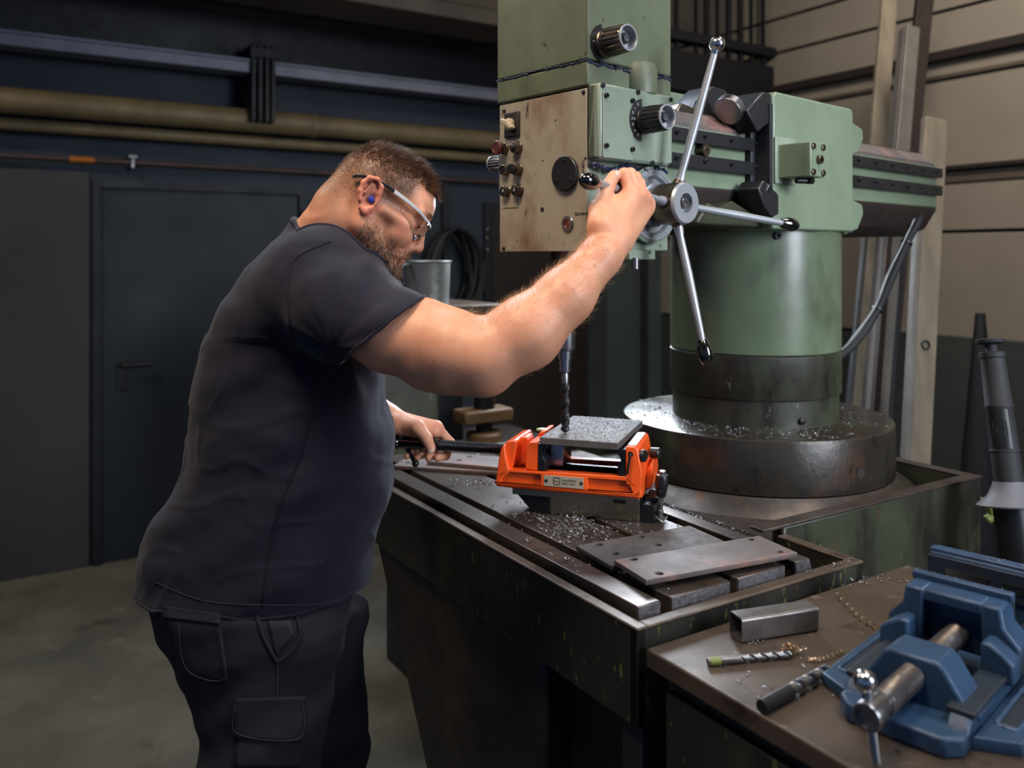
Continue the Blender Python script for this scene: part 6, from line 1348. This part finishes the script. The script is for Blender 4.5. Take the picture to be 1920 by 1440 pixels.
# nails
def nail(c, d, up_, w_, L_):
    q = basis(c, d, up_.cross(d)); mb = MB(); vs = []; fs = []
    for i in range(6):
        for j in range(7): t = (j/6-.5)*2; x = (i/5-.5)*L_; wv = w_*(1 if 0 < i < 5 else .75); vs.append(q @ Vector((x, t*wv*.5, -.0016*t*t)))
    for i in range(5):
        for j in range(6): k = i*7+j; fs.append((k, k+1, k+8, k+7))
    return mb.add(vs, fs).build('fingernail', M['nail'], person)
M['nail'] = surf('fingernail', lin((232, 188, 170)), None, .25, bump=0)
d = (lt[3]-lt[2]).normalized(); up_ = Vector((0, -1, .15)); up_ = (up_-d*up_.dot(d)).normalized(); nail(lt[3]+up_*.0108+d*.001, d, up_, .0125, .0135)
d = (tT-tI).normalized(); up_ = Vector((.3, -.9, .1)); up_ = (up_-d*up_.dot(d)).normalized(); nail(tT+up_*.0103+d*.002, d, up_, .011, .012)
for i in (1, 2, 3):
    xb = fl[i][1]; p2 = LHp(xb, -.019, -.0285); p3 = LHp(xb-.003, .0105, -.0275); d = (p3-p2).normalized(); up_ = Vector((0, -.55, -.8)); up_ = (up_-d*up_.dot(d)).normalized(); nail(p3+up_*.0080+d*.003, d, up_, .0095, .009)

# ---- safety glasses and ear plug: worn things of their own -----------------------------
sg = empty('safety_glasses', OH, 0, 'safety glasses with white and black temples and clear lens worn by the man', 'glasses')
def g_(f, l, u): return Hd(f, l, u)-OH
def band(pts, h_, t_, nm, mat_, up_=hu):
    P = catmull(pts, 8); mb = MB(); vs = []; fs = []
    for i, p in enumerate(P):
        d = (P[min(i+1, len(P)-1)]-P[max(i-1, 0)]).normalized(); o_ = d.cross(up_).normalized(); q = up_; hh = h_(i/(len(P)-1)) if callable(h_) else h_
        for a, b in ((-1, -1), (-1, 1), (1, 1), (1, -1)): vs.append(p+q*(a*hh/2)+o_*(b*t_/2))
    for i in range(len(P)-1):
        for k in range(4): fs.append((i*4+k, i*4+(k+1) % 4, i*4+4+(k+1) % 4, i*4+4+k))
    fs += [(3, 2, 1, 0), tuple(len(vs)-4+k for k in range(4))]; return mb.add(vs, fs).build(nm, mat_, sg, .0006, 2)
for s_ in (-1, 1):
    band([g_(-.046, s_*.074, .0200), g_(-.036, s_*.0765, .0255), g_(-.020, s_*.079, .0300), g_(.004, s_*.081, .0315), g_(.032, s_*.079, .0280)], .0062, .0035, 'temple_tip', M['black'])
    band([g_(.031, s_*.0792, .0282), g_(.060, s_*.0735, .0235), g_(.088, s_*.063, .0165), g_(.107, s_*.046, .0085), g_(.1175, s_*.024, .0035), g_(.1205, s_*.004, .002)], lambda t: .0072*(1-.45*t), .0035, 'temple', M['white_plastic'])
lens = MB(); vs = []; fs = []; nn_ = 30
sx_ = [0, .25, .5, .75, 1]; fT, lT, uT = [.1205, .119, .111, .093, .062], [0, .022, .045, .060, .073], [.001, .002, .006, .014, .0222]
fB, uB = [.113, .107, .099, .086, .060], [-.020, -.033, -.034, -.018, .010]
for j in range(4):
    v_ = j/3
    for i in range(nn_+1):
        t = -1+2*i/nn_; a = abs(t); ip = lambda arr: float(np.interp(a, sx_, arr)); ff = ip(fT)*(1-v_)+ip(fB)*v_+.003*math.sin(PI*v_); uu = ip(uT)*(1-v_)+ip(uB)*v_
        vs.append(g_(ff, math.copysign(ip(lT)*(1-.06*v_), t), uu))
for j in range(3):
    for i in range(nn_): k = j*(nn_+1)+i; fs.append((k, k+1, k+nn_+2, k+nn_+1))
gm, gnt, gb = newmat('clear_lens'); gb.inputs['Transmission Weight'].default_value = 1; gb.inputs['Roughness'].default_value = .02; gb.inputs['IOR'].default_value = 1.2; gb.inputs['Base Color'].default_value = (.96, .98, 1, 1)
lo_ = lens.add(vs, fs).build('lens', gm, sg); sf = lo_.modifiers.new('thickness', 'SOLIDIFY'); sf.thickness = .0009
MB().tube(vs[-(nn_+1):], .0005, 8).build('lens_rim', M['white_plastic'], lo_)
for s_ in (-1, 1): MB().sphere(g_(.108, s_*.011, -.024), .006, 16, sc=(.8, .6, 1)).build('nose_pad', M['black'], sg)
ep = MB(); q0 = Hd(.001, -.070, -.003); ep.lathe(q0, -hl, [(0, .0045), (.004, .0052), (.010, .0062), (.013, .0055), (.0140, .003), (.0142, 0)], 20); epo = ep.build('ear_plug', M['earplug']); tag(epo, 'small blue foam ear plug in the right ear of the man', 'ear plug')
